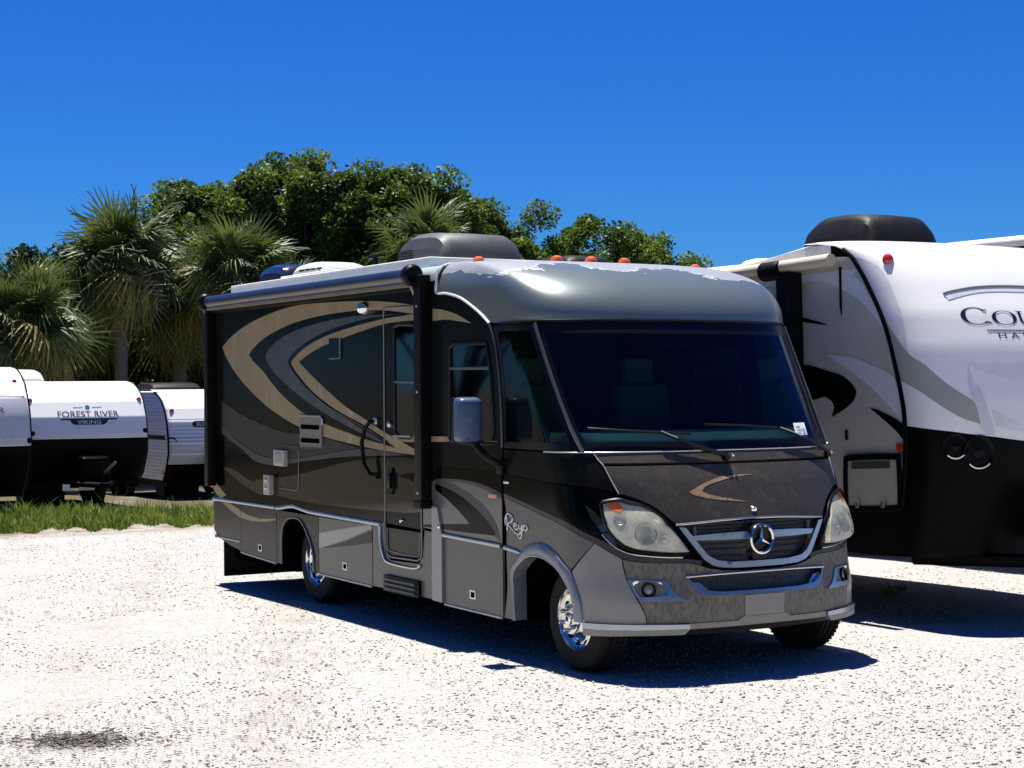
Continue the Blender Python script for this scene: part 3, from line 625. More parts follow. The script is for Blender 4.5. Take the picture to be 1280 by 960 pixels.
for zz in (.80, .845, .88, .975, 1.0):
    hw = .17+max(0, (zz-.80))*.42
    MBt = MB().tube([F.map(t, zz, -.02) for t in np.linspace(-hw, hw, 25)], .004, 6); MBt.build('grille_slat', MATS['black_trim'], G)
for a_ in (-.232, .232):
    MB().tube([F.map(a_, .86, -.015), F.map(a_, 1.0, -.015)], .012, 8).build('grille_clip', MATS['paint_grey'], G)
LG = patch('lower_grille', sym(inset(lowO, 0))+[(.141, .6844), (0, .6862), (-.141, .6844)], F.map, MATS['grille_mesh'], RV, off=-.045, th=.01, res=.05)
lowI = [(-.2836, .6663), (-.2618, .6147), (-.2205, .5807), (-.153, .5669), (0, .5636)]
patch('chrome_frame', lowO+[(-a, b) for a, b in lowO[::-1][1:]]+[(-a, b) for a, b in lowI]+lowI[::-1][1:], F.map, MATS['chrome_soft'], LG, off=.012, th=.05, res=.04)
MB().tube([F.map(a, b, .006) for a, b in catmull([(-.295, .6748), (-.141, .6844), (0, .6862), (.141, .6844), (.295, .6748)], 4, False)], .009, 8).build('chrome_frame', MATS['chrome_soft'], LG)
for s_ in (1, -1):
    pp = [(-.28, .645), (-.235, .635), (-.205, .59), (-.19, .567), (-.225, .567), (-.26, .60)]
    patch('chrome_wing', pp if s_ > 0 else mir(pp), F.map, MATS['chrome_soft'], LG, off=-.012, th=.03)
# star badge
c0 = F.P(0, .902); B = MB()
B.lathe([(.082, .03), (.083, .052), (.092, .062), (.103, .055), (.106, .03), (.104, -.05)], (c0.x-.006, 0, .902), 'x', 40)
st = B.build('star_badge', MATS['chrome'], RV)
pts = []
for k in range(6):
    a = math.pi/2+k*math.pi/3; r = .086 if k % 2 == 0 else .0155
    pts.append((r*math.cos(a), r*math.sin(a)))
sb = MB(); xb = c0.x+.043
sb.add([(xb+.012, 0, .902)]+[(xb, p[0], .902+p[1]) for p in pts]+[(xb-.01, p[0], .902+p[1]) for p in pts], [(0, 1+k, 1+(k+1) % 6) for k in range(6)]+[(1+k, 7+k, 7+(k+1) % 6, 1+(k+1) % 6) for k in range(6)])
sb.build('star', MATS['chrome'], st, smooth=False)
MB().lathe([(0, .0), (.083, .0), (.085, -.03)], (c0.x+.02, 0, .902), 'x', 32).build('badge_back', MATS['black_trim'], st)
MB().lathe([(.0, .0), (.06, .0), (.085, -.04), (.11, -.06)], (c0.x+.012, 0, .80), 'x', 24).build('badge_mount', MATS['black_trim'], st)
# plate and hood badge
patch('plate_blank', [(-.0644, .533), (.0644, .533), (.0644, .3985), (-.0644, .3985)], F.map, mat('plate_grey', (.26, .25, .22), .5, var=.1, vscale=9), RV, off=.006, th=.01)
h = F.P(0, 1.093); MB().lathe([(0, .012), (.022, .010), (.027, .0), (.027, -.02)], (h.x-.002, 0, 1.093), 'x', 20).build('hood_badge', MATS['chrome'], RV)
# hood, cowl
patch('hood', sym(hoodL+hoodB), F.map, MATS['paint_hood'], RV, ins=.003, th=.03, off=.004, res=.05)
MB().tube([F.map(a, b-.004, .006) for a, b in catmull(sym(hoodL[-1:]+hoodB), 3, False)], .007, 8).build('hood_edge', MATS['chrome_soft'], RV)
sw = [(.0205, 1.3235), (-.0103, 1.3228), (-.0584, 1.3147), (-.1102, 1.2894), (-.1573, 1.2592), (-.2057, 1.2232), (-.1918, 1.2037), (-.1454, 1.1805), (-.0911, 1.163), (-.0446, 1.1535), (-.0034, 1.1434), (-.0446, 1.165), (-.089, 1.183), (-.130, 1.204), (-.152, 1.224), (-.135, 1.250), (-.10, 1.273), (-.0683, 1.2875), (-.03, 1.306)]
patch('hood_graphic', sw, F.map, MATS['paint_hood_tan'], RV, off=.0055, th=.001, smooth=True)
patch('cowl', [(-.6251, 1.486), (-.6079, 1.4416), (-.594, 1.419), (-.3, 1.4185), (0, 1.416), (.3, 1.4185), (.594, 1.419), (.6079, 1.4416), (.6251, 1.486), (.3, 1.486), (0, 1.486), (-.3, 1.486)], F.map, MATS['paint_hood'], RV, off=.006, th=.03, res=.06)
MB().tube([F.map(a, 1.487, .008) for a in np.linspace(-1.0, 1.0, 41)], .005, 6).build('cowl_edge_glint', MATS['chrome_soft'], RV)  # bright tube stands for the bevel highlight along the cowl line
for s_ in (1, -1):
    MB().tube([F.map(s_*a, b, .005) for a, b in cowlL+hoodL[:3]], .005, 6).build('hood_seam_glint', MATS['chrome_soft'], RV)  # highlight on the hood's bevelled edge, modelled as a bright tube
# headlights
hl = hlo
for s_ in (1, -1):
    O = hl if s_ > 0 else mir(hl); g = lambda a: a*s_
    hm = lambda a, z, off=0.: F.map(a, z, off+.070-.085*(z-.83)/.33)
    H = patch('headlight', O, hm, MATS['glass_lens'], RV, off=.020, th=.08, res=.04, smooth=True)
    patch('housing', inset(smooth_outline(O), .004), hm, MATS['headlight_inner'], H, off=.006, th=.004, res=.05)
    am = [(-.6499, 1.1419), (-.6238, 1.1577), (-.567, 1.1638), (-.5512, 1.1294), (-.569, 1.0954), (-.6044, 1.1061)]
    patch('indicator', am if s_ > 0 else mir(am), hm, MATS['amber'], H, off=.0225, th=.004, res=.04)
    for (a, z, r) in ((-.4667, .955, .075), (-.3827, .915, .04), (-.585, 1.045, .042)):
        c = hm(g(a), z, .009); nn = (hm(g(a)+.01, z)-hm(g(a)-.01, z)).cross(hm(g(a), z+.01)-hm(g(a), z-.01)).normalized()
        q = nn.to_track_quat('Z', 'Y').to_matrix().to_4x4(); q.translation = c
        mb = MB().lathe([(r*.98, .003), (r, .0075), (r*.92, .009), (r*.8, .004), (r*.5, .0015), (r*.32, .007), (0, .010)], (0, 0, 0), 'z', 24)
        mb.v = [tuple(q @ Vector(v)) for v in mb.v]; mb.build('reflector', MATS['chrome_soft'] if r < .07 else mat('lamp_bowl', (.30, .31, .29), .15, metal=.7), H)
    MB().tube([F.map(g(a), b, .012) for a, b in inset(smooth_outline(hl), -.012)+[inset(smooth_outline(hl), -.012)[0]]], .012, 6, caps=False).build('bezel', MATS['black_trim'], H)
    bl = [(-.7787, 1.1439), (-.7563, 1.0496), (-.704, .9728), (-.6712, .9736), (-.6825, 1.0345), (-.7255, 1.1023)]
    b2 = [(-.7005, .9641), (-.6595, .9128), (-.6122, .8745), (-.6355, .922), (-.6632, .964)]
    for q_ in (bl, b2): patch('side_vent', q_ if s_ > 0 else mir(q_), F.map, mat('vent_glass', (.02, .024, .03), .12, coat=.5), RV, off=.004, th=.006)
    ed = [(-.70, .955), (-.6595, .905), (-.6122, .862), (-.55, .832), (-.47, .817), (-.38, .806), (-.30, .802)]
    MB().tube([F.map(g(a), b, .006) for a, b in catmull(ed, 3, False)], [.003]*10+[.006]*9, 6).build('light_trim', MATS['chrome_soft'], RV)
# fog lights
fb = [(-.5778, .6659), (-.3945, .6537), (-.3836, .6469), (-.3645, .5949), (-.3419, .5555), (-.3003, .5242), (-.5268, .5267), (-.5479, .567), (-.565, .618)]
fi = [(-.555, .655), (-.41, .643), (-.40, .60), (-.375, .56), (-.52, .548), (-.54, .59)]
for s_ in (1, -1):
    g = lambda p: p if s_ > 0 else mir(p)
    FB = patch('fog_bezel', g(fb), F.map, MATS['chrome_soft'], RV, off=.010, th=.03, holes=[g(fi)], res=.04)
    wing = [(-.555, .655), (-.41, .643), (-.40, .60), (-.375, .56), (-.52, .548), (-.54, .59)]
    def bowl(a, z, off=0., s_=s_):
        c = math.hypot((abs(a)-.475)/.09, (z-.60)/.06); return F.map(a, z, off-.045*max(0, 1-c*c))
    patch('bowl', g(wing), bowl, MATS['chrome'], FB, off=.008, th=.0, res=.015)
    c = F.map(s_*-.4748, .5964, -.02); nn = (F.map(s_*-.4748, .5964, .02)-F.map(s_*-.4748, .5964, 0)).normalized()
    q = nn.to_track_quat('Z', 'Y').to_matrix().to_4x4(); q.translation = c
    mb = MB().lathe([(.030, -.01), (.047, .0), (.05, .02), (.045, .034), (.036, .03), (.033, .01)], (0, 0, 0), 'z', 24); mb.v = [tuple(q @ Vector(v)) for v in mb.v]; fl = mb.build('fog_lamp', MATS['black_plastic'], FB)
    mb = MB().lathe([(.034, .012), (.02, .022), (0, .026)], (0, 0, 0), 'z', 20); mb.v = [tuple(q @ Vector(v)) for v in mb.v]; mb.build('fog_lens', mat('lens_grey', (.25, .27, .28), .1, coat=.5), FB)
# front wheel arches
for s_ in (1, -1):
    A = archO+[(-.93, .66), (-.90, .55), (-.88, .45), (-.872, .37)]; I = archI+[(-.985, .60), (-.955, .50), (-.94, .40), (-.935, .37)]
    A = catmull(A, 3, False); I = catmull(I, 3, False); n = 46
    def rs(p):
        d = np.cumsum([0]+[math.hypot(p[i+1][0]-p[i][0], p[i+1][1]-p[i][1]) for i in range(len(p)-1)]); t = np.linspace(0, d[-1], n)
        return list(zip(np.interp(t, d, [q[0] for q in p]), np.interp(t, d, [q[1] for q in p])))
    A, I = rs(A), rs(I); rows = []
    for t, o in ((0, .001), (.12, .014), (.5, .022), (.88, .02), (1, .01), (1.02, -.10)):
        rows.append([F.map(s_*(a[0]*(1-t)+b[0]*t), a[1]*(1-t)+b[1]*t, o) for a, b in zip(A, I)])
    MB().grid(rows if s_ > 0 else rows[::-1]).build('wheel_flare', mat('flare', (.20, .22, .25), .3, metal=.4, coat=.3), RV)
    MB().tube([F.map(s_*i[0], i[1], .012) for i in I], .006, 6).build('flare_edge', mat('flare_light', (.42, .41, .36), .4), RV)
# dark body core behind the panels
core = MB()
rows = []
for z in np.linspace(.80, 1.47, 12): rows.append([F.map(a, z, -.13 if abs(a) < .75 else -.04) for a in np.linspace(-1.75, 1.75, 70)])
core.grid(rows)
rows = []
for z in np.linspace(.36, .80, 6): rows.append([F.map(a, z, -.06) for a in np.linspace(-.84, .84, 40)])
core.grid(rows)
core.box(-6.55, -.62, -1.11, 1.11, .80, .98); core.box(-3.75, -.72, -1.09, 1.09, .36, .80); core.box(-6.58, -5.0, -1.09, 1.09, .45, .80); core.box(-6.4, .45, -.55, .55, .36, .80)
core.box(-4.95, -3.75, -1.11, 1.11, .80, .9); core.box(-.6, .40, -.85, .85, .78, .85)
core.build('chassis', MATS['void'], RV, smooth=False)
# ------------------------------------------------------------------ windshield
pil = [(-.7767, 2.372), (-.7633, 2.0072), (-.7339, 1.6807), (-.7024, 1.521), (-.69, 1.492)]
ws = [(p[0]+.012, p[1]) for p in pil]
gl_in = [(-.735, 2.31), (-.722, 2.0), (-.695, 1.68), (-.660, 1.553)]
patch('windshield_frit', ws+[(a, 1.492) for a in (-.45, -.2, 0, .2, .45)]+[(-a, b) for a, b in ws[::-1]]+[(a, 2.385) for a in (.45, .2, 0, -.2, -.45)], F.map, MATS['black_trim'], RV, off=0, th=.01, res=.07, holes=[gl_in+[(a, 1.556) for a in (-.4, -.2, 0, .2, .4)]+[(-a, b) for a, b in gl_in[::-1]]+[(a, 2.30) for a in (.4, .2, 0, -.2, -.4)]])
WS = patch('windshield', gl_in+[(a, 1.556) for a in (-.4, -.2, 0, .2, .4)]+[(-a, b) for a, b in gl_in[::-1]]+[(a, 2.30) for a in (.4, .2, 0, -.2, -.4)], F.map, MATS['glass_wind'], RV, off=-.002, th=0, res=.07)
st = patch('sticker', [(.3055, 1.6605), (.405, 1.6614), (.395, 1.575), (.2958, 1.5736)], F.map, MATS['sticker'], RV, off=.003, th=.001)
for i, zz in enumerate((1.635, 1.615, 1.598)): patch('print', [(.318, zz), (.35+.012*(i % 2), zz), (.348+.012*(i % 2), zz-.007), (.318, zz-.007)], F.map, MATS['print_blue' if i == 0 else 'print_grey'], st, off=.0042, th=0)
patch('print', [(.365, 1.62), (.39, 1.62), (.385, 1.585), (.36, 1.585)], F.map, mat('print_lblue', (.25, .45, .75), .6), st, off=.0042, th=0)
for s_ in (1, -1):
    MB().tube([F.map(s_*a, b, .012) for a, b in catmull(pil, 4, False)], .016, 8, flat=.6).build('pillar', mat('pillar_grey', (.05, .055, .065), .3, coat=.4), RV)
    sm = lambda z: float(np.interp(z, [1.498, 1.726, 1.955, 2.185, 2.301, 2.395], [-.781, -.789, -.809, -.852, -.897, -.954]))
    q = [(-F.sx(sm(z), z)+.02, z) for z in (2.375, 2.3, 2.185, 1.955, 1.726, 1.5)]
    qo = q+[(-1.1, 1.497), (-.8, 1.497)]+[(p[0]-.012, p[1]) for p in pil[::-1]]
    qi = [(q[0][0]+.07, 2.33)]+[(a+.045, b) for a, b in q[1:-1]]+[(q[-1][0]+.05, 1.545), (-.775, 1.548), (-.80, 1.68), (-.825, 2.0), (-.84, 2.33)]
    g = lambda p: p if s_ > 0 else mir(p)
    patch('quarter_frame', g(qo), F.map, MATS['black_trim'], RV, th=.01, holes=[g(qi)], res=.08)
    patch('quarter_glass', g(qi), F.map, MATS['glass_wind'], RV, off=-.002, th=0, res=.08)
# wipers
for k, (p0, p1, p2) in enumerate((((-.6166, 1.640), (-.2176, 1.605), (-.0241, 1.4356)), ((-.0571, 1.655), (.2053, 1.612), (.52, 1.428)))):
    wp = empty('wiper'); wp.parent = RV
    MB().tube([F.map(p0[0]+(p1[0]-p0[0])*1.25*t, p0[1]+(p1[1]-p0[1])*1.0*t-.01*t, .03) for t in np.linspace(0, 1, 9)], .009, 6).build('blade', MATS['black_trim'], wp)
    MB().tube([F.map(p1[0]+(p2[0]-p1[0])*t-.03*(1-t), p1[1]+(p2[1]-p1[1])*t, .04) for t in np.linspace(0, 1, 6)], [.008, .008, .010, .013, .016, .018], 6).build('arm', MATS['black_trim'], wp)
    MB().tube([F.map(p1[0]+(p2[0]-p1[0])*t-.03*(1-t), p1[1]+(p2[1]-p1[1])*t+.007, .047) for t in np.linspace(.02, .3, 4)], .005, 6).build('arm_glint', MATS['chrome_soft'], wp)
    c = F.map(p2[0], p2[1], .02); MB().lathe([(0, .03), (.02, .03), (.026, .015), (.026, -.02)], c, 'x', 14).build('pivot', MATS['black_trim'], wp)
    c = F.map(p2[0]+.012, p2[1]-.004, .05); MB().lathe([(0, .008), (.009, .006), (.011, 0)], c, 'x', 10).build('nozzle', MATS['chrome'], wp)
# ------------------------------------------------------------------ cap over the windshield
def caprow(th):
    z = 2.385+.505*math.sin(th); xc = -1.40+1.318*math.cos(th)
    wz = 1.15 if z < 2.66 else 1.15-.17*(1-math.sqrt(max(0, 1-((z-2.66)/.235)**2)))
    D = .60-.18*math.sin(th); n = 2.7
    row = []
    xs = np.linspace(-1.77, xc-D, 10)[:-1] if xc-D > -1.72 else [-1.77+.004*i for i in range(9)]
    # side edge of the cap follows the pale trim arc
    return z, xc, wz, D
arc = [(-1.773, 2.656), (-1.616, 2.643), (-1.401, 2.602), (-1.192, 2.521), (-1.06, 2.457), (-.954, 2.395)]
def arcz(x): return float(np.interp(x, [a for a, _ in arc], [b for _, b in arc]))
cap = MB(); rows = []
ths = [math.radians(t) for t in (0, 4, 9, 15, 22, 30, 38, 46, 54, 62, 70, 77, 82, 86, 88.5)]
for th in ths:
    z, xc, wz, D = caprow(th); r = []
    base = max(xc-D, -1.76)
    for x in np.linspace(-1.77, base, 12)[:-1]: r.append((x, wz))
    e = 2/2.7; Dm = xc-base
    for t in np.linspace(90, 0, 22): a = math.radians(t); r.append((base+Dm*max(math.cos(a), 0)**e, wz*math.sin(a)**e))
    full = [(x, -y, z) for x, y in r]+[(x, y, z) for x, y in r[::-1][1:]]
    # roof crown: the top rows sink a little at the sides ; side edge clipped along the arc
    full = [(x, y, max(z, arcz(x)) if abs(y) > 1.1 and z < 2.66 else z) for x, y, z in full]
    rows.append(full)
cap.grid(rows)
n = len(rows[-1]); k0 = len(cap.v)-n
mid = [(rows[-1][i][0]*.5-1.77*.5, rows[-1][i][1]*.5, 2.893) for i in range(n)]
cap.grid([rows[-1], mid, [(-1.77, p[1]*.25, 2.894) for p in mid]])
CAP = cap.build('front_cap', MATS['paint_cap'], RV, angle=60)
MB().tube([F.map(a, 2.392, .006) for a in np.linspace(-1.12, 1.12, 50)], .009, 6).build('cap_lip', MATS['black_trim'], RV)
for s_ in (1, -1):
    A = [(-1.765, 2.83), (-1.768, 2.74)]+arc+[(-.897, 2.301), (-.852, 2.185), (-.809, 1.955), (-.789, 1.726), (-.781, 1.498)]
    MB().tube([(x, -s_*(W+.004), z) for x, z in catmull(A[1:7+1], 4, False)], .010, 8).build('cap_trim', mat('trim_pale', (.55, .55, .52), .35), RV)
    MB().tube([(x, -s_*(W+.004), z) for x, z in catmull(A[7:], 4, False)], .009, 8).build('door_edge', mat('trim_dark', (.10, .11, .12), .25, metal=.6), RV)
    MB().tube([(-1.768, -s_*(W+.003), 2.66), (-1.768, -s_*(W+.003), 2.76), (-1.768, -s_*1.145, 2.80), (-1.768, -s_*1.10, 2.86), (-1.768, -s_*1.02, 2.885)], .010, 8).build('cap_trim', MATS['trim_pale'], RV)
def dome(x, y, z, m='marker_orange', nm='clearance_light', par=RV):
    mb = MB().lathe([(.040, -.012), (.038, .012), (.030, .028), (.014, .036), (0, .037)], (0, 0, 0), 'z', 16)
    mb.v = [(x+v[0]*1.6, y+v[1]*1.15, z+v[2]*1.35) for v in mb.v]; mb.build(nm, MATS[m], par)
for y, z in ((-1.0, 2.862), (-.314, 2.892), (0, 2.894), (.314, 2.892), (1.0, 2.862)): dome(-1.38, y, z)
# ------------------------------------------------------------------ roof and rear
ro = MB(); rows = []
for x in (-6.67, -4.5, -1.78):
    r = [(-W, 2.74), (-W, 2.80), (-1.14, 2.83), (-1.11, 2.855), (-1.05, 2.875), (-.9, 2.885), (0, 2.89), (.9, 2.885), (1.05, 2.875), (1.11, 2.855), (1.14, 2.83), (W, 2.80), (W, 2.74)]
    rows.append([(x, y, z) for y, z in r])
ro.grid(rows).build('roof_edge', mat('roof_grey', (.35, .42, .44), .4, coat=.2), RV)
RF = MB().box(-6.62, -2.24, -.97, .97, 2.87, 2.972, .012).build('roof', MATS['roof_white'], RV)
MB().box(-6.69, -6.66, -1.135, 1.135, .42, 2.86, .01).build('rear_wall', MATS['paint_charcoal'], RV)
MB().box(-6.74, -6.69, -1.10, -.98, .95, 1.10, .01).build('tail_light', MATS['red_lens'], RV)
MB().box(-6.72, -6.655, -1.165, -1.148, .93, 1.06, .004).build('side_marker', MATS['red_lens'], RV)
MB().box(-6.74, -6.69, .98, 1.10, .95, 1.10, .01).build('tail_light', MATS['red_lens'], RV)
# roof gear
def shroud(name, x0, x1, y0, y1, z0, z1, m, slope=.5, vents=True, par=RV):
    L_ = x1-x0; rows = []
    prof = [(0, 0), (.0, .55), (.06, .82), (.22, .98), (.45, 1), (.78, .94), (.93, .72), (1, .30), (1, 0)]
    for yy, k, ins_ in ((y0, .55, .02), (y0+.03, .86, .008), (y0+.10, 1, 0), (.5*(y0+y1), 1.02, 0), (y1-.10, 1, 0), (y1-.03, .86, .008), (y1, .55, .02)):
        rows.append([(x0+ins_+(L_-2*ins_)*u, yy, z0+(z1-z0)*v*k) for u, v in catmull(prof, 3, False)])
    mb = MB().grid(rows)
    n_ = len(rows[0])
    mb.add(rows[0], [tuple(range(n_))]); mb.add(rows[-1], [tuple(range(n_-1, -1, -1))])
    o = mb.build(name, m, par, angle=40)
    if vents:
        for k in range(7):
            zz = z0+.03+(z1-z0)*.5*k/7
            MB().box(x0+.04, x0+L_*.36, y0-.006, y0+.012, zz, zz+.010, .002).build('louvre', MATS['ac_black'], o)
            MB().box(x0-.006, x0+.01, y0+.06, y1-.06, zz, zz+.010, .002).build('louvre', MATS['ac_black'], o)
    return o
A1 = shroud('air_conditioner', -3.98, -3.08, -.40, .40, 2.972, 3.285, MATS['ac_grey'])
MB().lathe([(0, 0), (.03, .0), (.04, -.01)], (-3.10, .02, 3.10), 'x', 16).build('vent_hole', MATS['void'], A1)
shroud('roof_cover', -3.05, -2.45, .48, .93, 2.972, 3.06, MATS['ac_black'], vents=False)
v1 = shroud('roof_vent', -5.55, -4.85, -.75, -.25, 2.985, 3.13, MATS['vent_white'], vents=False)
MB().box(-5.6, -4.4, -.85, -.2, 2.972, 3.01, .01).build('vent_base', MATS['roof_white'], v1)
for k in range(4): MB().box(-5.35+k*.14, -5.26+k*.14, -.765, -.74, 3.045, 3.058, .002).build('slot', MATS['void'], v1)
shroud('roof_box', -6.5, -5.85, -.72, -.20, 2.972, 3.17, mat('dome_navy', (.014, .02, .04), .2, coat=.5), vents=False)
an = MB().box(-4.12, -3.80, -.62, -.60, 3.09, 3.12, .004); an.box(-4.0, -3.96, -.63, -.59, 2.97, 3.09); an.box(-4.05, -3.92, -.66, -.56, 2.97, 3.01); an.build('antenna', MATS['black_plastic'], RV)
# ------------------------------------------------------------------ motorhome sides
cabwin = [(-1.565, 2.23), (-1.512, 2.258), (-.995, 2.253), (-.952, 2.107), (-.925, 1.927), (-.908, 1.638), (-.924, 1.53), (-1.269, 1.517), (-1.543, 1.523), (-1.574, 1.55)]
dwin = [(-2.504, 2.421), (-2.426, 2.44), (-2.177, 2.431), (-2.121, 2.409), (-2.134, 1.577), (-2.21, 1.538), (-2.42, 1.536), (-2.497, 1.578)]
wall = [(-6.665, .83), (-4.6, .845), (-2.77, .835), (-.785, .80), (-.785, 1.498), (-.793, 1.726), (-.813, 1.955), (-.856, 2.185), (-.901, 2.301), (-.958, 2.395), (-1.06, 2.453), (-1.192, 2.517), (-1.401, 2.598), (-1.616, 2.639), (-1.773, 2.652), (-1.773, 2.75), (-6.665, 2.75)]
G_ = dict(
 tan_swoosh=[(-2.063, 2.571), (-2.68, 2.63), (-3.26, 2.66), (-3.93, 2.677), (-4.56, 2.676), (-5.19, 2.622), (-5.74, 2.54), (-6.15, 2.435), (-6.384, 2.344), (-6.277, 2.244), (-6.04, 2.09), (-5.64, 1.91), (-5.19, 1.755), (-4.75, 1.642), (-4.45, 1.584), (-3.92, 1.508), (-3.45, 1.468), (-3., 1.436), (-2.7, 1.42), (-2.14, 1.402), (-2.06, 1.40), (-2.477, 1.445), (-2.695, 1.469), (-3., 1.498), (-3.45, 1.557), (-3.92, 1.624), (-4.31, 1.70), (-4.55, 1.766), (-4.87, 1.88), (-5.09, 1.98), (-5.31, 2.094), (-5.55, 2.19), (-5.663, 2.254), (-5.55, 2.315), (-5.25, 2.41), (-4.77, 2.496), (-4.27, 2.547), (-3.71, 2.573), (-3.13, 2.578), (-2.64, 2.557), (-2.25, 2.519), (-2.064, 2.501)],
 tan_swoosh_inner=[(-2.064, 2.501), (-2.252, 2.507), (-2.68, 2.489), (-3.265, 2.446), (-3.85, 2.381), (-4.32, 2.288), (-4.597, 2.185), (-4.613, 2.146), (-4.475, 2.056), (-4.14, 1.9), (-3.74, 1.77), (-3.45, 1.70), (-3.15, 1.638), (-2.92, 1.58), (-2.695, 1.521), (-2.476, 1.447), (-2.06, 1.401), (-2.07, 1.43), (-2.315, 1.485), (-2.422, 1.509), (-2.694, 1.57), (-2.918, 1.632), (-3.149, 1.695), (-3.43, 1.768), (-3.85, 1.919), (-4.229, 2.073), (-4.448, 2.169), (-4.13, 2.255), (-3.755, 2.322), (-3.22, 2.391), (-2.72, 2.446), (-2.445, 2.457), (-2.065, 2.458)],
 grey_swoosh=[(-2.252, 2.514), (-2.721, 2.525), (-3.263, 2.534), (-3.844, 2.513), (-4.418, 2.465), (-4.875, 2.39), (-5.194, 2.276), (-5.239, 2.206), (-5.038, 2.081), (-4.678, 1.939), (-4.234, 1.803), (-3.766, 1.684), (-3.236, 1.572), (-2.859, 1.50), (-2.695, 1.481), (-2.92, 1.543), (-3.16, 1.60), (-3.41, 1.66), (-3.765, 1.75), (-4.232, 1.909), (-4.574, 2.073), (-4.699, 2.167), (-4.622, 2.235), (-4.225, 2.353), (-3.708, 2.442), (-3.051, 2.502), (-2.522, 2.518)],
 grey_lens=[(-6.406, 1.813), (-5.932, 1.688), (-5.4, 1.60), (-5.13, 1.56), (-4.768, 1.523), (-4.42, 1.517), (-3.923, 1.497), (-3.453, 1.453), (-3.183, 1.427), (-3.454, 1.404), (-3.925, 1.357), (-4.458, 1.306), (-4.951, 1.283), (-5.208, 1.285), (-5.511, 1.32), (-5.75, 1.37), (-6.053, 1.442), (-6.29, 1.511), (-6.411, 1.574)],
 dark_lens=[(-6.411, 1.563), (-6.054, 1.435), (-5.75, 1.363), (-5.511, 1.313), (-5.209, 1.279), (-4.951, 1.277), (-4.458, 1.30), (-3.925, 1.351), (-3.454, 1.398), (-2.979, 1.424), (-2.317, 1.399), (-2.586, 1.384), (-3.009, 1.367), (-3.455, 1.346), (-3.926, 1.311), (-4.458, 1.266), (-4.953, 1.213), (-5.513, 1.235), (-5.823, 1.33), (-6.172, 1.417), (-6.412, 1.487)],
 shiny_lens=[(-5.515, 1.056), (-4.955, 1.102), (-4.46, 1.154), (-3.927, 1.23), (-3.455, 1.299), (-3.009, 1.346), (-2.697, 1.363), (-2.317, 1.381), (-2.031, 1.345), (-2.032, 1.286), (-2.224, 1.26), (-2.479, 1.226), (-2.258, 1.205), (-2.043, 1.17), (-2.035, 1.059), (-2.036, .969), (-2.228, .945), (-2.783, .927), (-3.341, .917), (-3.932, .911), (-4.43, .916), (-4.958, .935), (-5.517, .984)],
 rear_curve=[(-6.407, 1.144), (-6.116, 1.138), (-5.696, 1.053), (-5.294, 1.005), (-5.23, .925), (-5.472, .929), (-5.882, 1.01)],
 dark_cab=[(-1.811, 1.224), (-1.676, 1.224), (-1.431, 1.185), (-1.08, 1.081), (-.884, .957), (-.808, .826), (-.9, .862), (-.885, .887), (-1.024, .975), (-1.254, 1.073), (-1.523, 1.152), (-1.811, 1.192)],
 black_cab=[(-1.811, 1.191), (-1.523, 1.151), (-1.254, 1.072), (-1.024, .974), (-.886, .887), (-.90, .862), (-1.317, .855), (-1.744, .852), (-2.2, .850), (-2.06, .863), (-1.68, .892), (-1.315, .919), (-1.271, .924), (-1.434, 1.006), (-1.616, 1.082), (-1.812, 1.149)],
 tan_tip=[(-1.834, 2.536), (-1.659, 2.52), (-1.426, 2.472), (-1.218, 2.402), (-1.462, 2.431), (-1.642, 2.446), (-1.836, 2.441)],
 tan_strip=[(-2.566, 1.543), (-2.475, 1.553), (-2.123, 1.553), (-1.582, 1.56), (-1.583, 1.522), (-2.386, 1.501)],
 black_band=[(-1.79, 1.318), (-1.459, 1.327), (-1.077, 1.328), (-.79, 1.318), (-.79, 1.168), (-.964, 1.208), (-1.252, 1.241), (-1.552, 1.244), (-1.79, 1.233)],
 dark_band=[(-1.79, 1.232), (-1.552, 1.243), (-1.252, 1.240), (-.964, 1.207), (-.79, 1.167), (-.79, 1.130), (-.853, 1.158), (-1.194, 1.208), (-1.491, 1.223), (-1.79, 1.206)],
 tan_low=[(-6.664, 1.107), (-6.659, 1.01), (-6.461, .931), (-6.30, .871), (-6.45, .835), (-6.55, .86), (-6.661, .912)])
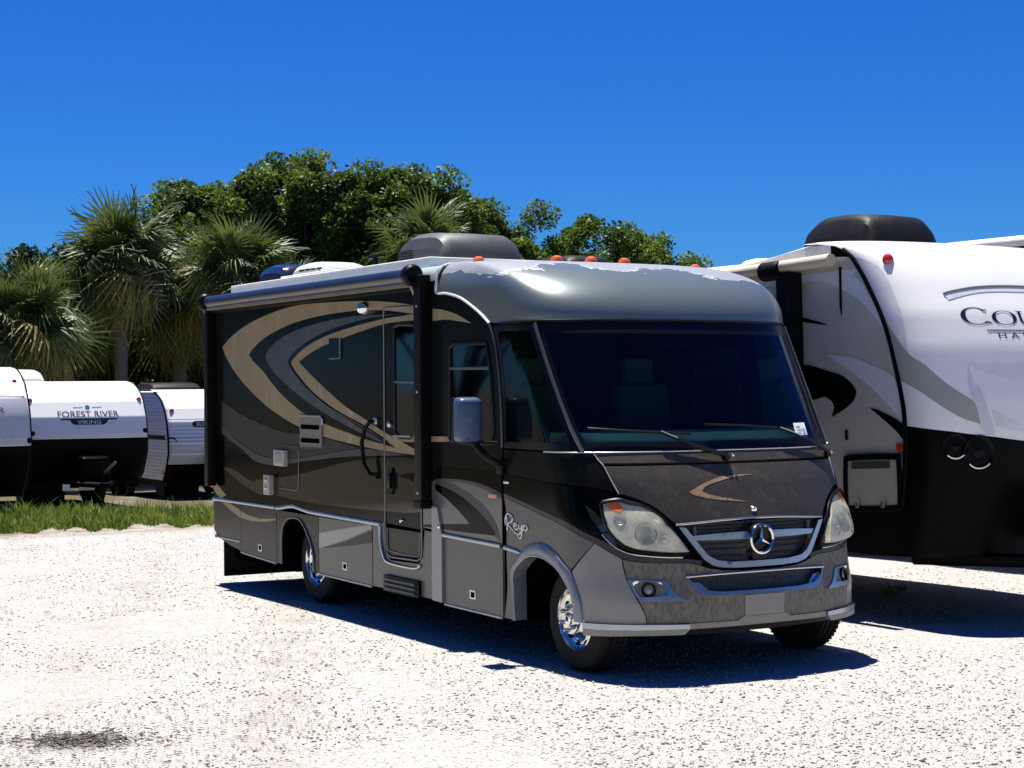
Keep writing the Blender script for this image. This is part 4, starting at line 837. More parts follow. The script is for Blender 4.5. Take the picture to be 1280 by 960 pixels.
for s_ in (1, -1):
    fm = flatmap(-s_*W, -s_)
    hol = [cabwin] + ([dwin] if s_ > 0 else [])
    WL = patch('side_wall', wall, fm, MATS['paint_charcoal'], RV, th=.03, res=.25, holes=hol)
    # grey field behind the cab swooshes
    fld = [(-2.02, .845), (-.79, .805), (-.79, 1.14), (-.964, 1.195), (-1.252, 1.228), (-1.552, 1.231), (-1.82, 1.222), (-2.02, 1.165)]
    patch('graphic', fld, fm, mat('paint_grey_cab', (.11, .107, .095), .25, coat=.2, var=.1), WL, off=.002, th=.001, res=.3)
    # black lower field
    patch('graphic', [(-6.664, .84), (-2.05, .84), (-2.05, 1.40), (-3.2, 1.41), (-5.0, 1.25), (-5.9, 1.30), (-6.664, 1.5)], fm, MATS['paint_black'], WL, off=.002, th=.001, res=.3)
    for k, mm, of in (('tan_swoosh', 'paint_tan', .004), ('tan_swoosh_inner', 'paint_tan', .0045), ('grey_swoosh', 'paint_steel', .004), ('grey_lens', 'paint_dim', .004), ('dark_lens', 'paint_stripe', .005), ('shiny_lens', 'paint_shiny', .004), ('rear_curve', 'paint_shiny', .0045), ('dark_cab', 'paint_stripe', .004), ('black_cab', 'paint_black', .0045), ('tan_tip', 'paint_tan', .004), ('tan_strip', 'paint_tan', .004), ('black_band', 'paint_black', .005), ('dark_band', 'paint_stripe', .0055), ('tan_low', 'paint_tan', .0055)):
        patch('graphic', G_[k], fm, MATS[mm], WL, off=of, th=.0015, res=.3, smooth=True)
    # dark outline of the inner swoosh
    MB().tube([fm(a, b, .004) for a, b in catmull([(-2.3, 2.51), (-2.68, 2.50), (-3.265, 2.457), (-3.85, 2.393), (-4.33, 2.30), (-4.62, 2.19), (-4.635, 2.146), (-4.49, 2.05), (-4.15, 1.89), (-3.75, 1.757), (-3.15, 1.625), (-2.7, 1.51)], 5, False)], .011, 6, flat=.25).build('graphic_edge', MATS['paint_black'], WL)
    # cab window
    CW = patch('cab_window', cabwin, fm, MATS['glass_dark'] if s_ > 0 else MATS['glass_wind'], RV, off=-.003, th=0, res=.3)
    loop = [fm(a, b, .004) for a, b in cabwin+cabwin[:1]]
    MB().tube(loop, .016, 6, flat=.7).build('window_frame', MATS['black_trim'], CW)
    MB().tube([fm(-1.567, 2.075, .002), fm(-.945, 2.071, .002)], .012, 6).build('window_bar', mat('bar_grey', (.07, .08, .085), .4), CW)
    # lower panels
    low = [(-6.665, -5.915), (-5.915, -5.01), (-4.035, -2.945), (-1.675, SEAM-.02)]
    def skirt(x): return float(np.interp(x, [-6.67, -5.85, -4.96, -.7], [.425, .335, .306, .285]))
    for i, (a, b) in enumerate(low):
        tp = .80 if i < 3 else .79
        o_ = [(a, skirt(a)), ((a+b)/2, skirt((a+b)/2)), (b, skirt(b)), (b, tp), (a, tp)]
        if i == 0: o_ = [(a, .50), (a+.06, .44), (-6.2, .372), (b, skirt(b)), (b, tp), (a, tp)]
        PN = patch('compartment_door', o_, fm, MATS['paint_grey_dark' if i < 2 else 'paint_grey'], RV, ins=.005, th=.02, res=.3)
        if i > 0:
            hx = (-5.415, -3.484, -1.229)[i-1]; hz = (.417, .413, .404)[i-1]
            MB().box(hx-.045, hx+.045, -s_*W-.006*s_ if s_ > 0 else W-.004, -s_*W+.004 if s_ > 0 else W+.006, hz-.035, hz+.035, .003).build('latch', MATS['chrome_soft'], PN)
            MB().box(hx-.024, hx+.03, (-W-.0085) if s_ > 0 else W+.004, (-W-.004) if s_ > 0 else W+.0085, hz-.022, hz+.018, .002).build('latch_grip', MATS['void'], PN)
        if i == 2:
            patch('graphic', [(-4.03, .655), (-3.444, .739), (-3.02, .795), (-2.95, .795), (-2.95, .77), (-3.446, .643), (-4.03, .52)], fm, mat('paint_grey_light', (.27, .26, .225), .3, coat=.35), PN, off=.002, th=.001, res=.4)
            patch('graphic', [(-3.971, .527), (-3.446, .628), (-3.0, .743), (-2.95, .752), (-2.95, .655), (-3.346, .598)], fm, MATS['paint_grey_dark'], PN, off=.003, th=.001, res=.4)
        if i == 1: patch('graphic', [(-5.91, .735), (-5.703, .706), (-5.388, .693), (-5.082, .713), (-5.02, .722), (-5.02, .704), (-5.3, .67), (-5.612, .656), (-5.91, .668)], fm, MATS['paint_tan'], PN, off=.002, th=.001, res=.4)
        if i == 0: patch('graphic', [(-6.47, .795), (-6.218, .79), (-5.985, .757), (-5.92, .737), (-5.92, .668), (-6.172, .72), (-6.40, .785)], fm, MATS['paint_tan'], PN, off=.002, th=.001, res=.4)
        # dark lower edge and pale skirt rail
        MB().tube([fm(x, skirt(x)-.004 if i else max(skirt(x)-.004, float(np.interp(x, [-6.66, -6.6], [.5, .44]))-.004), .003) for x in np.linspace(a+.01, b-.01, 8)], .010, 6).build('skirt_rail', mat('rail', (.45, .44, .40), .4), PN)
    # panels either side of the rear wheel, entry step panel, arm panel
    ra = [(-4.877, .310), (-4.882, .54), (-4.851, .655), (-4.746, .726), (-4.582, .753), (-4.421, .732), (-4.265, .617), (-4.189, .529), (-4.15, .44), (-4.145, .305)]
    patch('wheel_panel', [(-5.005, .306)]+ra+[(-4.04, .305), (-4.04, .80), (-5.005, .80)], fm, MATS['paint_grey_dark'], RV, ins=.003, th=.02, res=.2)
    MB().tube([fm(a, b, .004) for a, b in catmull(ra, 4, False)], .011, 6).build('arch_trim', MATS['trim_dark'], RV)
    well = MB(); A_ = catmull(ra, 3, False); well.grid([[fm(a, b, -.003) for a, b in A_], [fm(a, b, -.5) for a, b in A_]]); well.build('wheel_well', MATS['void'], RV)
    patch('step_panel', [(-2.935, .298), (-1.855, .30), (-1.855, .84), (-2.0, .845), (-2.04, .62), (-2.1, .555), (-2.60, .54), (-2.70, .60), (-2.72, .84), (-2.935, .80)], fm, MATS['paint_grey'], RV, ins=.003, th=.02, res=.3)
    patch('arm_panel', [(-1.845, .30), (-1.685, .295), (-1.685, .80), (-1.76, 1.02), (-1.845, 1.02)], fm, mat('paint_arm', (.22, .225, .22), .3, coat=.4), RV, off=.02, th=.05, res=.3)
    # belt moulding
    def beltseg(p): MB().tube([fm(a, b, .010) for a, b in p], .019, 8, flat=.55).build('belt_moulding', mat('belt', (.34, .40, .46), .18, metal=.75), RV)
    beltseg([(-6.66, .816), (-5.02, .822)]); beltseg(catmull([(-5.0, .822), (-4.9, .825), (-4.75, .845), (-4.6, .858), (-4.45, .848), (-4.3, .835), (-4.05, .828), (-2.78, .818)], 3, False)); beltseg([(-1.70, .812), (-.80, .797)])
    MB().tube([F.map(-s_*a*1.0, b, .008) for a, b in ((F.sx(-.75, .79), .79), (1.62, .775), (1.55, .765))], [.018, .014, .006], 8, flat=.5).build('belt_moulding', MATS['belt'], RV)
    # awning arms
    # wheels are added below
    if s_ < 0: continue
    # entry door (proud of the wall by a few mm)
    door = [(-2.69, .84), (-2.697, 2.53), (-2.68, 2.565), (-2.641, 2.581), (-2.086, 2.573), (-2.06, 2.55), (-2.05, 1.5), (-2.041, .655), (-2.06, .60), (-2.118, .576), (-2.576, .566), (-2.64, .585), (-2.672, .64)]
    loop = [fm(a, b, .006) for a, b in door+door[:1]]
    D_ = MB().tube(loop, .009, 6, flat=.6).build('door', mat('door_trim', (.13, .14, .14), .25, metal=.5), RV)
    patch('door_panel', [(-2.66, .62), (-2.645, .80), (-2.05, .80), (-2.05, .64), (-2.1, .60), (-2.58, .585)], fm, MATS['paint_grey_dark'], D_, off=.004, th=.003, res=.3)
    MB().tube([fm(a, b, .009) for a, b in catmull([(-2.645, .80), (-2.635, .66), (-2.58, .615), (-2.13, .61), (-2.075, .65), (-2.06, .80)], 4, False)], .006, 6).build('door_trim', MATS['trim_dark'], D_)
    MB().tube([fm(a, b, .010) for a, b in catmull([(-2.785, .80), (-2.769, .674), (-2.717, .569), (-2.612, .516), (-2.152, .511), (-2.069, .549)], 4, False)], .011, 6).build('door_trim', MATS['chrome_soft'], D_)
    DW = patch('door_window', dwin, fm, MATS['glass_dark'], D_, off=.004, th=0, res=.3)
    MB().tube([fm(a, b, .008) for a, b in dwin+dwin[:1]], .018, 6, flat=.6).build('window_frame', MATS['black_trim'], D_)
    MB().tube([fm(-2.499, 1.978, .006), fm(-2.135, 1.976, .006)], .012, 6).build('window_bar', MATS['bar_grey'], D_)
    MB().tube([fm(-2.44, 1.545, .014), fm(-2.2, 1.547, .014)], .010, 6).build('window_sill', MATS['chrome_soft'], D_)
    MB().tube([fm(a, b, c) for a, b, c in ((-2.842, 1.654, .0), (-2.87, 1.652, .05), (-2.929, 1.601, .07), (-2.978, 1.476, .075), (-2.952, 1.312, .07), (-2.88, 1.225, .05), (-2.826, 1.214, 0))], .018, 8).build('grab_handle', MATS['black_plastic'], RV)
    for zz in (1.658, 1.21): MB().box(-2.87, -2.80, -W-.03, -W, zz-.025, zz+.03, .01).build('handle_mount', MATS['chrome_soft'] if zz > 1.5 else MATS['black_plastic'], RV)
    HD = patch('door_handle', [(-2.60, 1.285), (-2.54, 1.29), (-2.50, 1.22), (-2.505, 1.13), (-2.55, 1.075), (-2.60, 1.08), (-2.615, 1.18)], fm, MATS['black_plastic'], D_, off=.02, th=.02, res=.1)
    MB().box(-2.575, -2.53, -W-.045, -W-.018, 1.12, 1.25, .012).build('paddle', MATS['black_trim'], D_)
    MB().lathe([(.03, .0), (.028, -.03), (.018, -.04), (0, -.042)], (-2.564, -W, 1.638), 'y', 16).build('lock', MATS['chrome_soft'], D_)
    # porch light
    pl = MB().lathe([(.075, .0), (.073, -.03), (.055, -.06), (.03, -.075), (0, -.08)], (-3.037, -W, 2.59), 'y', 20); pl.v = [(v[0]*1+(-3.037)*0, v[1], 2.59+(v[2]-2.59)*.72) for v in pl.v]; pl.build('porch_light', MATS['chrome'], RV)
    # appliance vent
    V_ = patch('furnace_vent', [(-4.417, 1.682), (-3.95, 1.681), (-3.92, 1.66), (-3.924, 1.403), (-4.422, 1.395)], fm, mat('vent_clear', (.16, .15, .13), .35, coat=.2), RV, off=.012, th=.014, res=.3)
    for zz in (1.585, 1.465): MB().box(-4.385, -3.987, -W-.018, -W-.008, zz-.02, zz+.02, .003).build('vent_slot', MATS['void'], V_)
    MB().tube([fm(a, b, .014) for a, b in ((-4.42, 1.685), (-3.95, 1.684), (-3.92, 1.66), (-3.92, 1.61))], .008, 6).build('vent_edge', MATS['chrome_soft'], V_)
    MB().tube([fm(a, b, .014) for a, b in ((-4.42, 1.40), (-3.96, 1.403), (-3.925, 1.43), (-3.922, 1.60), (-4.2, 1.60))][:4], .005, 6).build('vent_edge', MATS['trim_dark'], V_)
    MB().box(-4.96, -4.72, -W-.05, -W, 1.215, 1.365, .012).build('service_box', mat('box_beige', (.42, .40, .35), .5, var=.1), RV)
    MB().box(-4.90, -4.76, -W-.056, -W-.048, 1.24, 1.34, .004).build('service_lid', mat('box_lid', (.30, .29, .26), .5), RV)
    MB().tube([fm(a, b, .006) for a, b in ((-4.913, 1.405), (-4.48, 1.403), (-4.456, 1.37), (-4.47, 1.04), (-4.50, 1.005), (-4.90, 1.008), (-4.93, 1.03))], .007, 6).build('hatch_frame', MATS['trim_dark'], RV)
    LB = MB().box(-5.20, -5.06, -W-.055, -W, .935, 1.125, .012).build('latch_box', mat('box_cream', (.40, .37, .29), .5, var=.15, vscale=20), RV)
    for zz in (1.075, 1.0): MB().lathe([(.025, 0), (.022, -.01), (0, -.012)], (-5.13, -W-.055, zz), 'y', 12).build('knob', MATS['chrome_soft'], LB)
    SW_ = patch('small_window', [(-3.78, 2.361), (-3.56, 2.359), (-3.56, 2.19), (-3.78, 2.191)], fm, MATS['paint_black'], RV, off=.008, th=.008, res=.3)
    MB().tube([fm(-3.76, 2.185, .012), fm(-3.54, 2.185, .012), fm(-3.54, 2.36, .012)], .007, 6).build('window_sill', mat('sill_grey', (.14, .15, .15), .3), SW_)
    ST = MB().box(-2.68, -2.06, -W-.03, -W+.04, .288, .42, .006).build('entry_step', MATS['black_plastic'], RV)
    for k in range(3): MB().box(-2.65, -2.10, -W-.045, -W-.028, .305+k*.037, .325+k*.037, .003).build('step_tread', mat('step_grey', (.05, .05, .05), .5), ST)
    MB().box(-.96, -.845, -W-.02, -W, 1.132, 1.166, .006).build('side_marker', mat('marker_salmon', (.62, .25, .14), .35, coat=.4), RV)
    for x_, z_ in ((-2.388, .875), (-1.734, .872)): MB().lathe([(.022, 0), (.018, -.015), (0, -.02)], (x_, -W-.005, z_), 'y', 14).build('door_stop', MATS['chrome'], RV)
    MB().box(-.75, -.68, -W-.012, -W+.0, 1.245, 1.265, .004).build('chrome_tab', MATS['chrome'], RV)
    # awning
    AW = empty('awning'); AW.parent = RV
    MB().tube([(-6.62, -1.235, 2.80), (-2.05, -1.235, 2.80)], .058, 20).build('awning_roll', MATS['awning_navy'], AW)
    MB().box(-6.60, -2.06, -1.255, -1.19, 2.715, 2.745, .006).build('awning_valance', mat('valance', (.15, .13, .10), .6, var=.15), AW)
    MB().box(-6.66, -2.0, -1.20, -1.148, 2.69, 2.80, .004).build('awning_rail', MATS['black_plastic'], AW)
    for x_ in (-6.65, -2.05):
        MB().lathe([(0, 0), (.07, 0), (.086, .02), (.086, .07), (.07, .09), (0, .09)], (x_, -1.245, 2.80), 'x', 24).build('end_cap', MATS['black_plastic'], AW)
    a_ = MB().box(-1.99, -1.87, -1.245, -1.152, 1.03, 2.80, .012); a_.box(-2.0, -1.86, -1.255, -1.15, 1.0, 1.06, .006); a_.build('awning_arm', MATS['black_plastic'], AW)
    MB().box(-6.68, -6.58, -1.245, -1.152, .95, 2.80, .012).build('awning_arm', MATS['black_plastic'], AW)
    for z_ in (2.56, 1.9, 1.12): MB().lathe([(.012, 0), (.01, -.006), (0, -.008)], (-1.93, -1.245, z_), 'y', 8).build('screw', MATS['chrome_soft'], AW)
    MB().tube([(-2.03, -1.27, 2.77), (-1.98, -1.23, 2.64)], .014, 8).build('brace', mat('brace_tan', (.30, .27, .22), .4), AW)
    MB().tube([(-6.66, -1.26, 2.77), (-6.63, -1.20, 2.60)], .014, 8).build('brace', MATS['brace_tan'], AW)
# mud flap
MB().box(-6.53, -6.50, -1.1, 1.1, .04, .44, .006).build('mud_flap', MATS['rubber'], RV)
MB().box(-6.50, -4.9, -1.0, 1.0, .22, .46, .02).build('undercarriage', MATS['void'], RV)
# side mirrors
for s_ in (1, -1):
    MR = empty('side_mirror'); MR.parent = RV
    bm = bmesh.new(); bmesh.ops.create_cube(bm, size=1)
    for v in bm.verts: v.co = Vector((v.co.x*.13, v.co.y*.205, v.co.z*.335))
    for v in bm.verts:
        if v.co.x > 0: v.co.y *= .86; v.co.z *= .9
    bmesh.ops.bevel(bm, geom=list(bm.edges), offset=.042, segments=5, profile=.55, affect='EDGES')
    me = bpy.data.meshes.new('mirror_shell'); bm.to_mesh(me); bm.free(); me.polygons.foreach_set('use_smooth', [True]*len(me.polygons))
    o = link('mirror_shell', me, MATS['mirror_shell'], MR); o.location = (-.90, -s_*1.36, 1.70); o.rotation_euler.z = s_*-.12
    MB().box(-.995, -.965, -s_*1.36-.09, -s_*1.36+.09, 1.54, 1.86, .01).build('mirror_glass', MATS['black_trim'], MR)
    MB().tube([(-.90, -s_*1.33, 1.55), (-.86, -s_*1.28, 1.47), (-.78, -s_*1.20, 1.40), (-.775, -s_*1.155, 1.37)], [.022, .03, .034, .04], 8).build('mirror_arm', MATS['black_plastic'], MR)
    MB().tube([(-.90, -s_*1.36, 1.545), (-.84, -s_*1.22, 1.535), (-.79, -s_*1.155, 1.53)], .012, 8).build('mirror_arm', MATS['black_plastic'], MR)
    MB().box(-.83, -.745, -s_*1.165-.012, -s_*1.165+.012, 1.31, 1.42, .008).build('mirror_mount', MATS['black_plastic'], MR)
# ------------------------------------------------------------------ wheels
def wheel(x, s_, dual=False):
    WH = empty('wheel'); WH.parent = RV
    y0 = -s_*1.035; sg = s_     # outer face at y0, inboard = +sg
    R = .362; T = MB()
    T.lathe([(.205, sg*.0), (.225, -sg*.004), (.25, -sg*.006), (.30, -sg*.010), (.335, sg*.0), (R-.008, sg*.022), (R, sg*.05), (R, sg*.062), (R-.012, sg*.064), (R-.012, sg*.074), (R, sg*.076), (R, sg*.105), (R-.012, sg*.107), (R-.012, sg*.117), (R, sg*.119), (R, sg*.15), (R-.012, sg*.152), (R-.012, sg*.160), (R, sg*.162), (R, sg*.18), (.335, sg*.215), (.25, sg*.22), (.20, sg*.21)], (x, y0, R), 'y', 64)
    for k in range(60):
        a = 2*math.pi*k/60
        for yy in (.028, .083, .126, .166):
            M_ = Matrix.Translation((x, y0, R)) @ Matrix.Rotation(-a, 4, 'Y')
            T.box(-.007, .007, sg*yy if sg > 0 else sg*(yy+.026), sg*(yy+.026) if sg > 0 else sg*yy, R-.004, R+.005, 0, M_)
    T.build('tyre', MATS['rubber'], WH, angle=30)
    dpt = .02 if not dual else .10
    RM = MB().lathe([(.212, sg*.004), (.218, -sg*.006), (.21, -sg*.012), (.203, sg*.0), (.198, sg*.02), (.185, sg*.03), (.17, sg*.034), (.155, sg*(.03+.0)), (.135, sg*.01*(1 if not dual else 8)), (.118, -sg*.012 if not dual else sg*.11), (.10, -sg*.03 if not dual else sg*.12)], (x, y0, R), 'y', 48).build('rim', MATS['chrome'], WH)
    for k in range(10):
        a = 2*math.pi*k/10+.2; rr = .177
        M_ = Matrix.Translation((x+rr*math.cos(a), y0+sg*.031, R+rr*math.sin(a))) @ Matrix.Rotation(-a, 4, 'Y')
        h_ = MB(); n_ = 14; w2, h2 = (.013, .017 if k % 2 else .026)
        ring = [(w2*math.cos(2*math.pi*q/n_), 0, h2*math.sin(2*math.pi*q/n_)) for q in range(n_)]
        h_.add([tuple(M_ @ Vector((p[0], -sg*.006, p[2]))) for p in ring]+[tuple(M_ @ Vector((p[0], sg*.004, p[2]))) for p in ring], [tuple(range(n_))]+[(q, (q+1) % n_, n_+(q+1) % n_, n_+q) for q in range(n_)])
        h_.build('hand_hole', MATS['void'], WH)
    if not dual:
        HB = MB().lathe([(.104, sg*.02), (.108, -sg*.03), (.103, -sg*.044), (.07, -sg*.05), (.045, -sg*.052), (.042, -sg*.066), (.03, -sg*.070), (0, -sg*.071)], (x, y0, R), 'y', 40).build('hub', MATS['chrome'], WH)
        for k in range(6):
            a = 2*math.pi*k/6+.4; rr = .078
            MB().lathe([(.017, -sg*.044), (.0165, -sg*.062), (.012, -sg*.075), (.010, -sg*.085), (0, -sg*.087)], (x+rr*math.cos(a), y0, R+rr*math.sin(a)), 'y', 10).build('lug_nut', MATS['chrome_soft'], WH)
        MB().lathe([(.018, -sg*.071), (.012, -sg*.074), (0, -sg*.075)], (x, y0, R), 'y', 14).build('hub_cap', MATS['black_trim'], WH)
    else:
        MB().lathe([(.10, sg*.13), (.075, sg*.07), (.06, sg*.05), (0, sg*.045)], (x, y0, R), 'y', 30).build('hub', MATS['chrome'], WH)
        for k in range(6):
            a = 2*math.pi*k/6; MB().lathe([(.014, sg*.115), (.012, sg*.085), (0, sg*.08)], (x+.11*math.cos(a), y0, R+.11*math.sin(a)), 'y', 8).build('lug_nut', MATS['chrome_soft'], WH)
        # inner dual tyre
        MB().lathe([(.2, sg*.25), (.335, sg*.25), (R, sg*.28), (R, sg*.40), (.335, sg*.44), (.2, sg*.44)], (x, y0, R), 'y', 48).build('inner_tyre', MATS['rubber'], WH)
    MB().lathe([(0, sg*.10 if not dual else sg*.14), (.2, sg*.10 if not dual else sg*.14)], (x, y0, R), 'y', 24).build('brake_disc', MATS['void'], WH)
for s_ in (1, -1):
    wheel(0, s_); wheel(-4.36, s_, True)
# front wheel housings
for s_ in (1, -1):
    wl = MB(); A_ = catmull([(-.60, .28), (-.60, .5), (-.52, .68), (-.35, .80), (-.1, .84), (.15, .80), (.33, .68), (.43, .5), (.46, .3)], 4, False)
    wl.grid([[(x_, -s_*(1.06-max(0, x_-.05)*.42), z_) for x_, z_ in A_], [(x_, -s_*.6, z_) for x_, z_ in A_]]); wl.build('wheel_well', MATS['void'], RV)
# ------------------------------------------------------------------ name script on the fender
scr = [[(-.10, .018), (-.098, .06), (-.08, .088), (-.05, .09), (-.028, .07), (-.04, .045), (-.075, .03), (-.04, .0), (-.01, -.02), (.025, -.03)], [(-.085, .075), (-.082, .03), (-.088, -.012)],
       [(-.022, .015), (.006, .026), (.004, .038), (-.012, .034), (-.018, .012), (.0, .0), (.02, .012)], [(.03, .036), (.032, .012), (.045, .006), (.06, .035)], [(.062, .036), (.055, .0), (.045, -.04), (.028, -.05), (.018, -.035), (.04, -.015), (.07, .008)],
       [(.095, .036), (.078, .03), (.076, .008), (.092, .002), (.106, .014), (.104, .03), (.095, .036)]]
for s_ in (1, -1):
    E_ = MB()
    for st_ in scr: E_.tube([F.map(-s_*(1.60-a*1.45 if s_ > 0 else 1.60+a*1.45), .928+b*1.15, .006) for a, b in catmull(st_, 4, False)], .0055, 6)
    E_.build('name_script', mat('script_white', (.72, .72, .68), .25, metal=.3), RV)
# ------------------------------------------------------------------ cab interior
IN = empty('cab_interior'); IN.parent = RV
rows = [[(F.map(a, 1.535, -.05).x, F.map(a, 1.535, -.05).y*.93, 1.535) for a in np.linspace(-.9, .9, 21)], [(F.map(a, 1.535, -.05).x-.035, F.map(a, 1.535, -.05).y*.93, 1.615) for a in np.linspace(-.9, .9, 21)], [(-.28, y, 1.615) for y in np.linspace(-1.05, 1.05, 21)], [(-.36, y, 1.40) for y in np.linspace(-1.05, 1.05, 21)], [(-.34, y, 1.0) for y in np.linspace(-1.05, 1.05, 21)]]
MB().grid(rows).build('dashboard', MATS['dash'], IN)
MB().box(-2.6, -.3, -1.08, 1.08, .98, 1.02).build('cab_floor', MATS['interior'], IN)
MB().box(-2.64, -2.6, -1.08, 1.08, 1.0, 2.8).build('bulkhead', MATS['interior'], IN)
MB().box(-2.6, -1.2, -1.06, 1.06, 2.60, 2.64).build('ceiling_panel', MATS['interior'], IN)
for yy in (-.52, .52):
    S_ = empty('seat'); S_.parent = RV
    MB().box(-1.50, -.98, yy-.26, yy+.26, 1.26, 1.42, .05).build('cushion', MATS['seat_fabric'], S_)
    Mx = Matrix.Translation((-1.42, yy, 1.40)) @ Matrix.Rotation(math.radians(-9), 4, 'Y')
    MB().box(-.07, .09, -.25, .25, 0, .55, .06, Mx).build('backrest', MATS['seat_fabric'], S_)
    MB().box(-.045, .06, -.14, .14, .55, .76, .045, Mx).build('headrest', MATS['seat_fabric'], S_)
    for q in (-1, 1): MB().box(-1.42, -1.08, yy+q*.30-.03, yy+q*.30+.03, 1.50, 1.57, .02).build('armrest', MATS['seat_fabric'], S_)
    MB().box(-1.4, -1.1, yy-.2, yy+.2, 1.02, 1.26, .02).build('pedestal', MATS['interior'], S_)
sw_ = MB(); C_ = Vector((-.62, .52, 1.52)); q_ = Vector((-.75, 0, .66)).to_track_quat('Z', 'Y').to_matrix()
sw_.tube([C_+q_ @ Vector((.19*math.cos(a), .19*math.sin(a), 0)) for a in np.linspace(0, 2*math.pi, 25)], .015, 6, caps=False); sw_.tube([C_+q_ @ Vector((-.18, 0, 0)), C_+q_ @ Vector((.18, 0, 0))], .02, 6); sw_.tube([C_, C_-q_ @ Vector((0, 0, .3))], .03, 6)
sw_.build('steering_wheel', MATS['black_plastic'], IN)
MB().box(-.30, -.24, -.13, .13, 2.20, 2.28, .02).build('rear_view_mirror', MATS['black_plastic'], IN)
MB().box(-.20, -.05, -.12, .02, 1.57, 1.585, .004).build('paper_note', mat('teal_note', (.2, .5, .48), .6), IN)
# ------------------------------------------------------------------ travel trailers
mat('gel_white', (.84, .84, .81), .3, coat=.4, var=.03, vscale=2); mat('gel_black', (.0025, .0025, .003), .35, spec=.05); mat('gel_beige', (.50, .475, .41), .35, coat=.3, var=.06, vscale=3, stain=((.43, .41, .36), 6, .8, .58, .72))
mat('gel_mist', (.64, .66, .69), .3, coat=.3, var=.05); mat('gel_sage', (.36, .37, .31), .3, coat=.3, var=.05); mat('ink_navy', (.012, .016, .045), .35); mat('alu_white', (.85, .85, .85), .35, var=.03); mat('gel_ash', (.72, .73, .74), .3, coat=.3, var=.05)
mat('frame_black', (.004, .004, .005), .6, spec=.08); mat('logo_slate', (.10, .14, .16), .4)
def tr_wheel(par, x, y, z0, R=.34):
    s = -1 if y < 0 else 1
    MB().lathe([(.0, .0), (.19, 0), (.20, .01*s), (.30, .0), (R, -.03*s), (R, -.17*s), (.28, -.2*s)], (x, y, z0+R), 'y', 28).build('wheel', MATS['rubber'], par)
def tongue(par, xf, yc, z0, cover=True, half=.9):
    a = MB()
    for s in (-1, 1): a.tube([(xf-.6, yc+s*half, z0+.52), (xf+1.05, yc+s*.06, z0+.52)], .055, 6)
    a.box(xf+.95, xf+1.25, yc-.05, yc+.05, z0+.47, z0+.57, .01); a.build('tongue', MATS['frame_black'], par)
    MB().tube([(xf+.9, yc, z0+.05), (xf+.9, yc, z0+.95)], .035, 8).build('jack', MATS['frame_black'], par)
    if cover: MB().box(xf+.12, xf+.5, yc-.3, yc+.3, z0+.57, z0+1.05, .1).build('gas_cover', MATS['gel_black'], par)
# ---- big white trailer beside the motorhome
TC = empty('travel_trailer', (-4, 3.5, 0)); tag(TC, 'white and beige travel trailer with black lower nose and dark swirl beside the motorhome', 'trailer')
TC.location = (0, 0, 0)
CZ = [.55, .94, 1.09, 1.4, 1.6, 1.8, 2.228, 2.5, 2.774, 2.908, 3.0, 3.07, 3.125, 3.165]; CT = [-.47, -.371, -.339, -.306, -.304, -.325, -.436, -.543, -.707, -.80, -.88, -.98, -1.14, -1.45]
C5 = Shell(ip(CZ, [t+.45 for t in CT]), lambda z: .45, lambda z: 2.6, lambda z: 1.22, 3.5)
bnd = [(-1, 1.596), (-.603, 1.548), (-.303, 1.496), (-.152, 1.461), (0, 1.45)]; bnd = bnd+[(-a, b) for a, b in bnd[::-1][1:]]
patch('nose_lower', bnd+[(1, .95), (1, .56), (.5, .56), (0, .56), (-.5, .56), (-1, .56), (-1, .95)], C5.map, MATS['gel_black'], TC, th=.02, res=.1)
rows = []
cap5 = MB(); n_ = 41; ss = np.linspace(-1, 1, n_)
bz = lambda s: float(np.interp(s, [p[0] for p in bnd], [p[1] for p in bnd]))
for t in list(np.linspace(0, 1, 30)):
    rows.append([C5.map(s, bz(s)+.003+(3.163-bz(s)-.003)*t) for s in ss])
cap5.grid(rows); cap5.add([(-1.5, 2.28, 3.163), (-1.5, 4.72, 3.163)]+[tuple(p) for p in rows[-1]], [tuple([0]+list(range(2, 2+n_))+[1])])
cap5.build('nose_cap', MATS['gel_white'], TC, angle=50)
def gp(nm, pts, m, o=.003, sm=True, both_=True):
    patch(nm, pts, C5.map, MATS[m], TC, off=o, th=.001, res=.05, smooth=sm)
    if both_: patch(nm, [(-a, b) for a, b in pts][::-1], C5.map, MATS[m], TC, off=o, th=.001, res=.05, smooth=sm)
gp('graphic', [(-.985, 2.43), (-.872, 2.187), (-.726, 2.078), (-.605, 1.947), (-.502, 1.852), (-.417, 1.769), (-.395, 1.604), (-.512, 1.653), (-.639, 1.736), (-.803, 1.854), (-.91, 1.914), (-.99, 1.956)], 'gel_sage')
gp('graphic', [(-.40, 2.10), (-.303, 1.51), (-.36, 1.525), (-.402, 1.60), (-.425, 1.77), (-.43, 1.95)], 'gel_mist', .002)
for q in ([(-.374, 2.088), (-.104, 2.087), (-.03, 2.07), (-.05, 1.95), (-.122, 1.943), (-.346, 2.028)], [(-.34, 2.0), (-.1, 1.915), (-.03, 1.88), (-.03, 1.90), (-.12, 1.93)], [(-.313, 1.72), (-.152, 1.586), (-.04, 1.55), (-.04, 1.51), (-.152, 1.533), (-.294, 1.578)]): gp('graphic', q, 'gel_ash', .003)
gp('graphic', [(-.99, 2.99), (-.90, 2.96), (-.80, 2.86), (-.80, 2.6), (-.84, 2.3), (-.90, 2.1), (-.985, 2.40), (-.99, 2.7)], 'gel_mist', .002)  # soft shading of the rounded nose corner, put into the colour
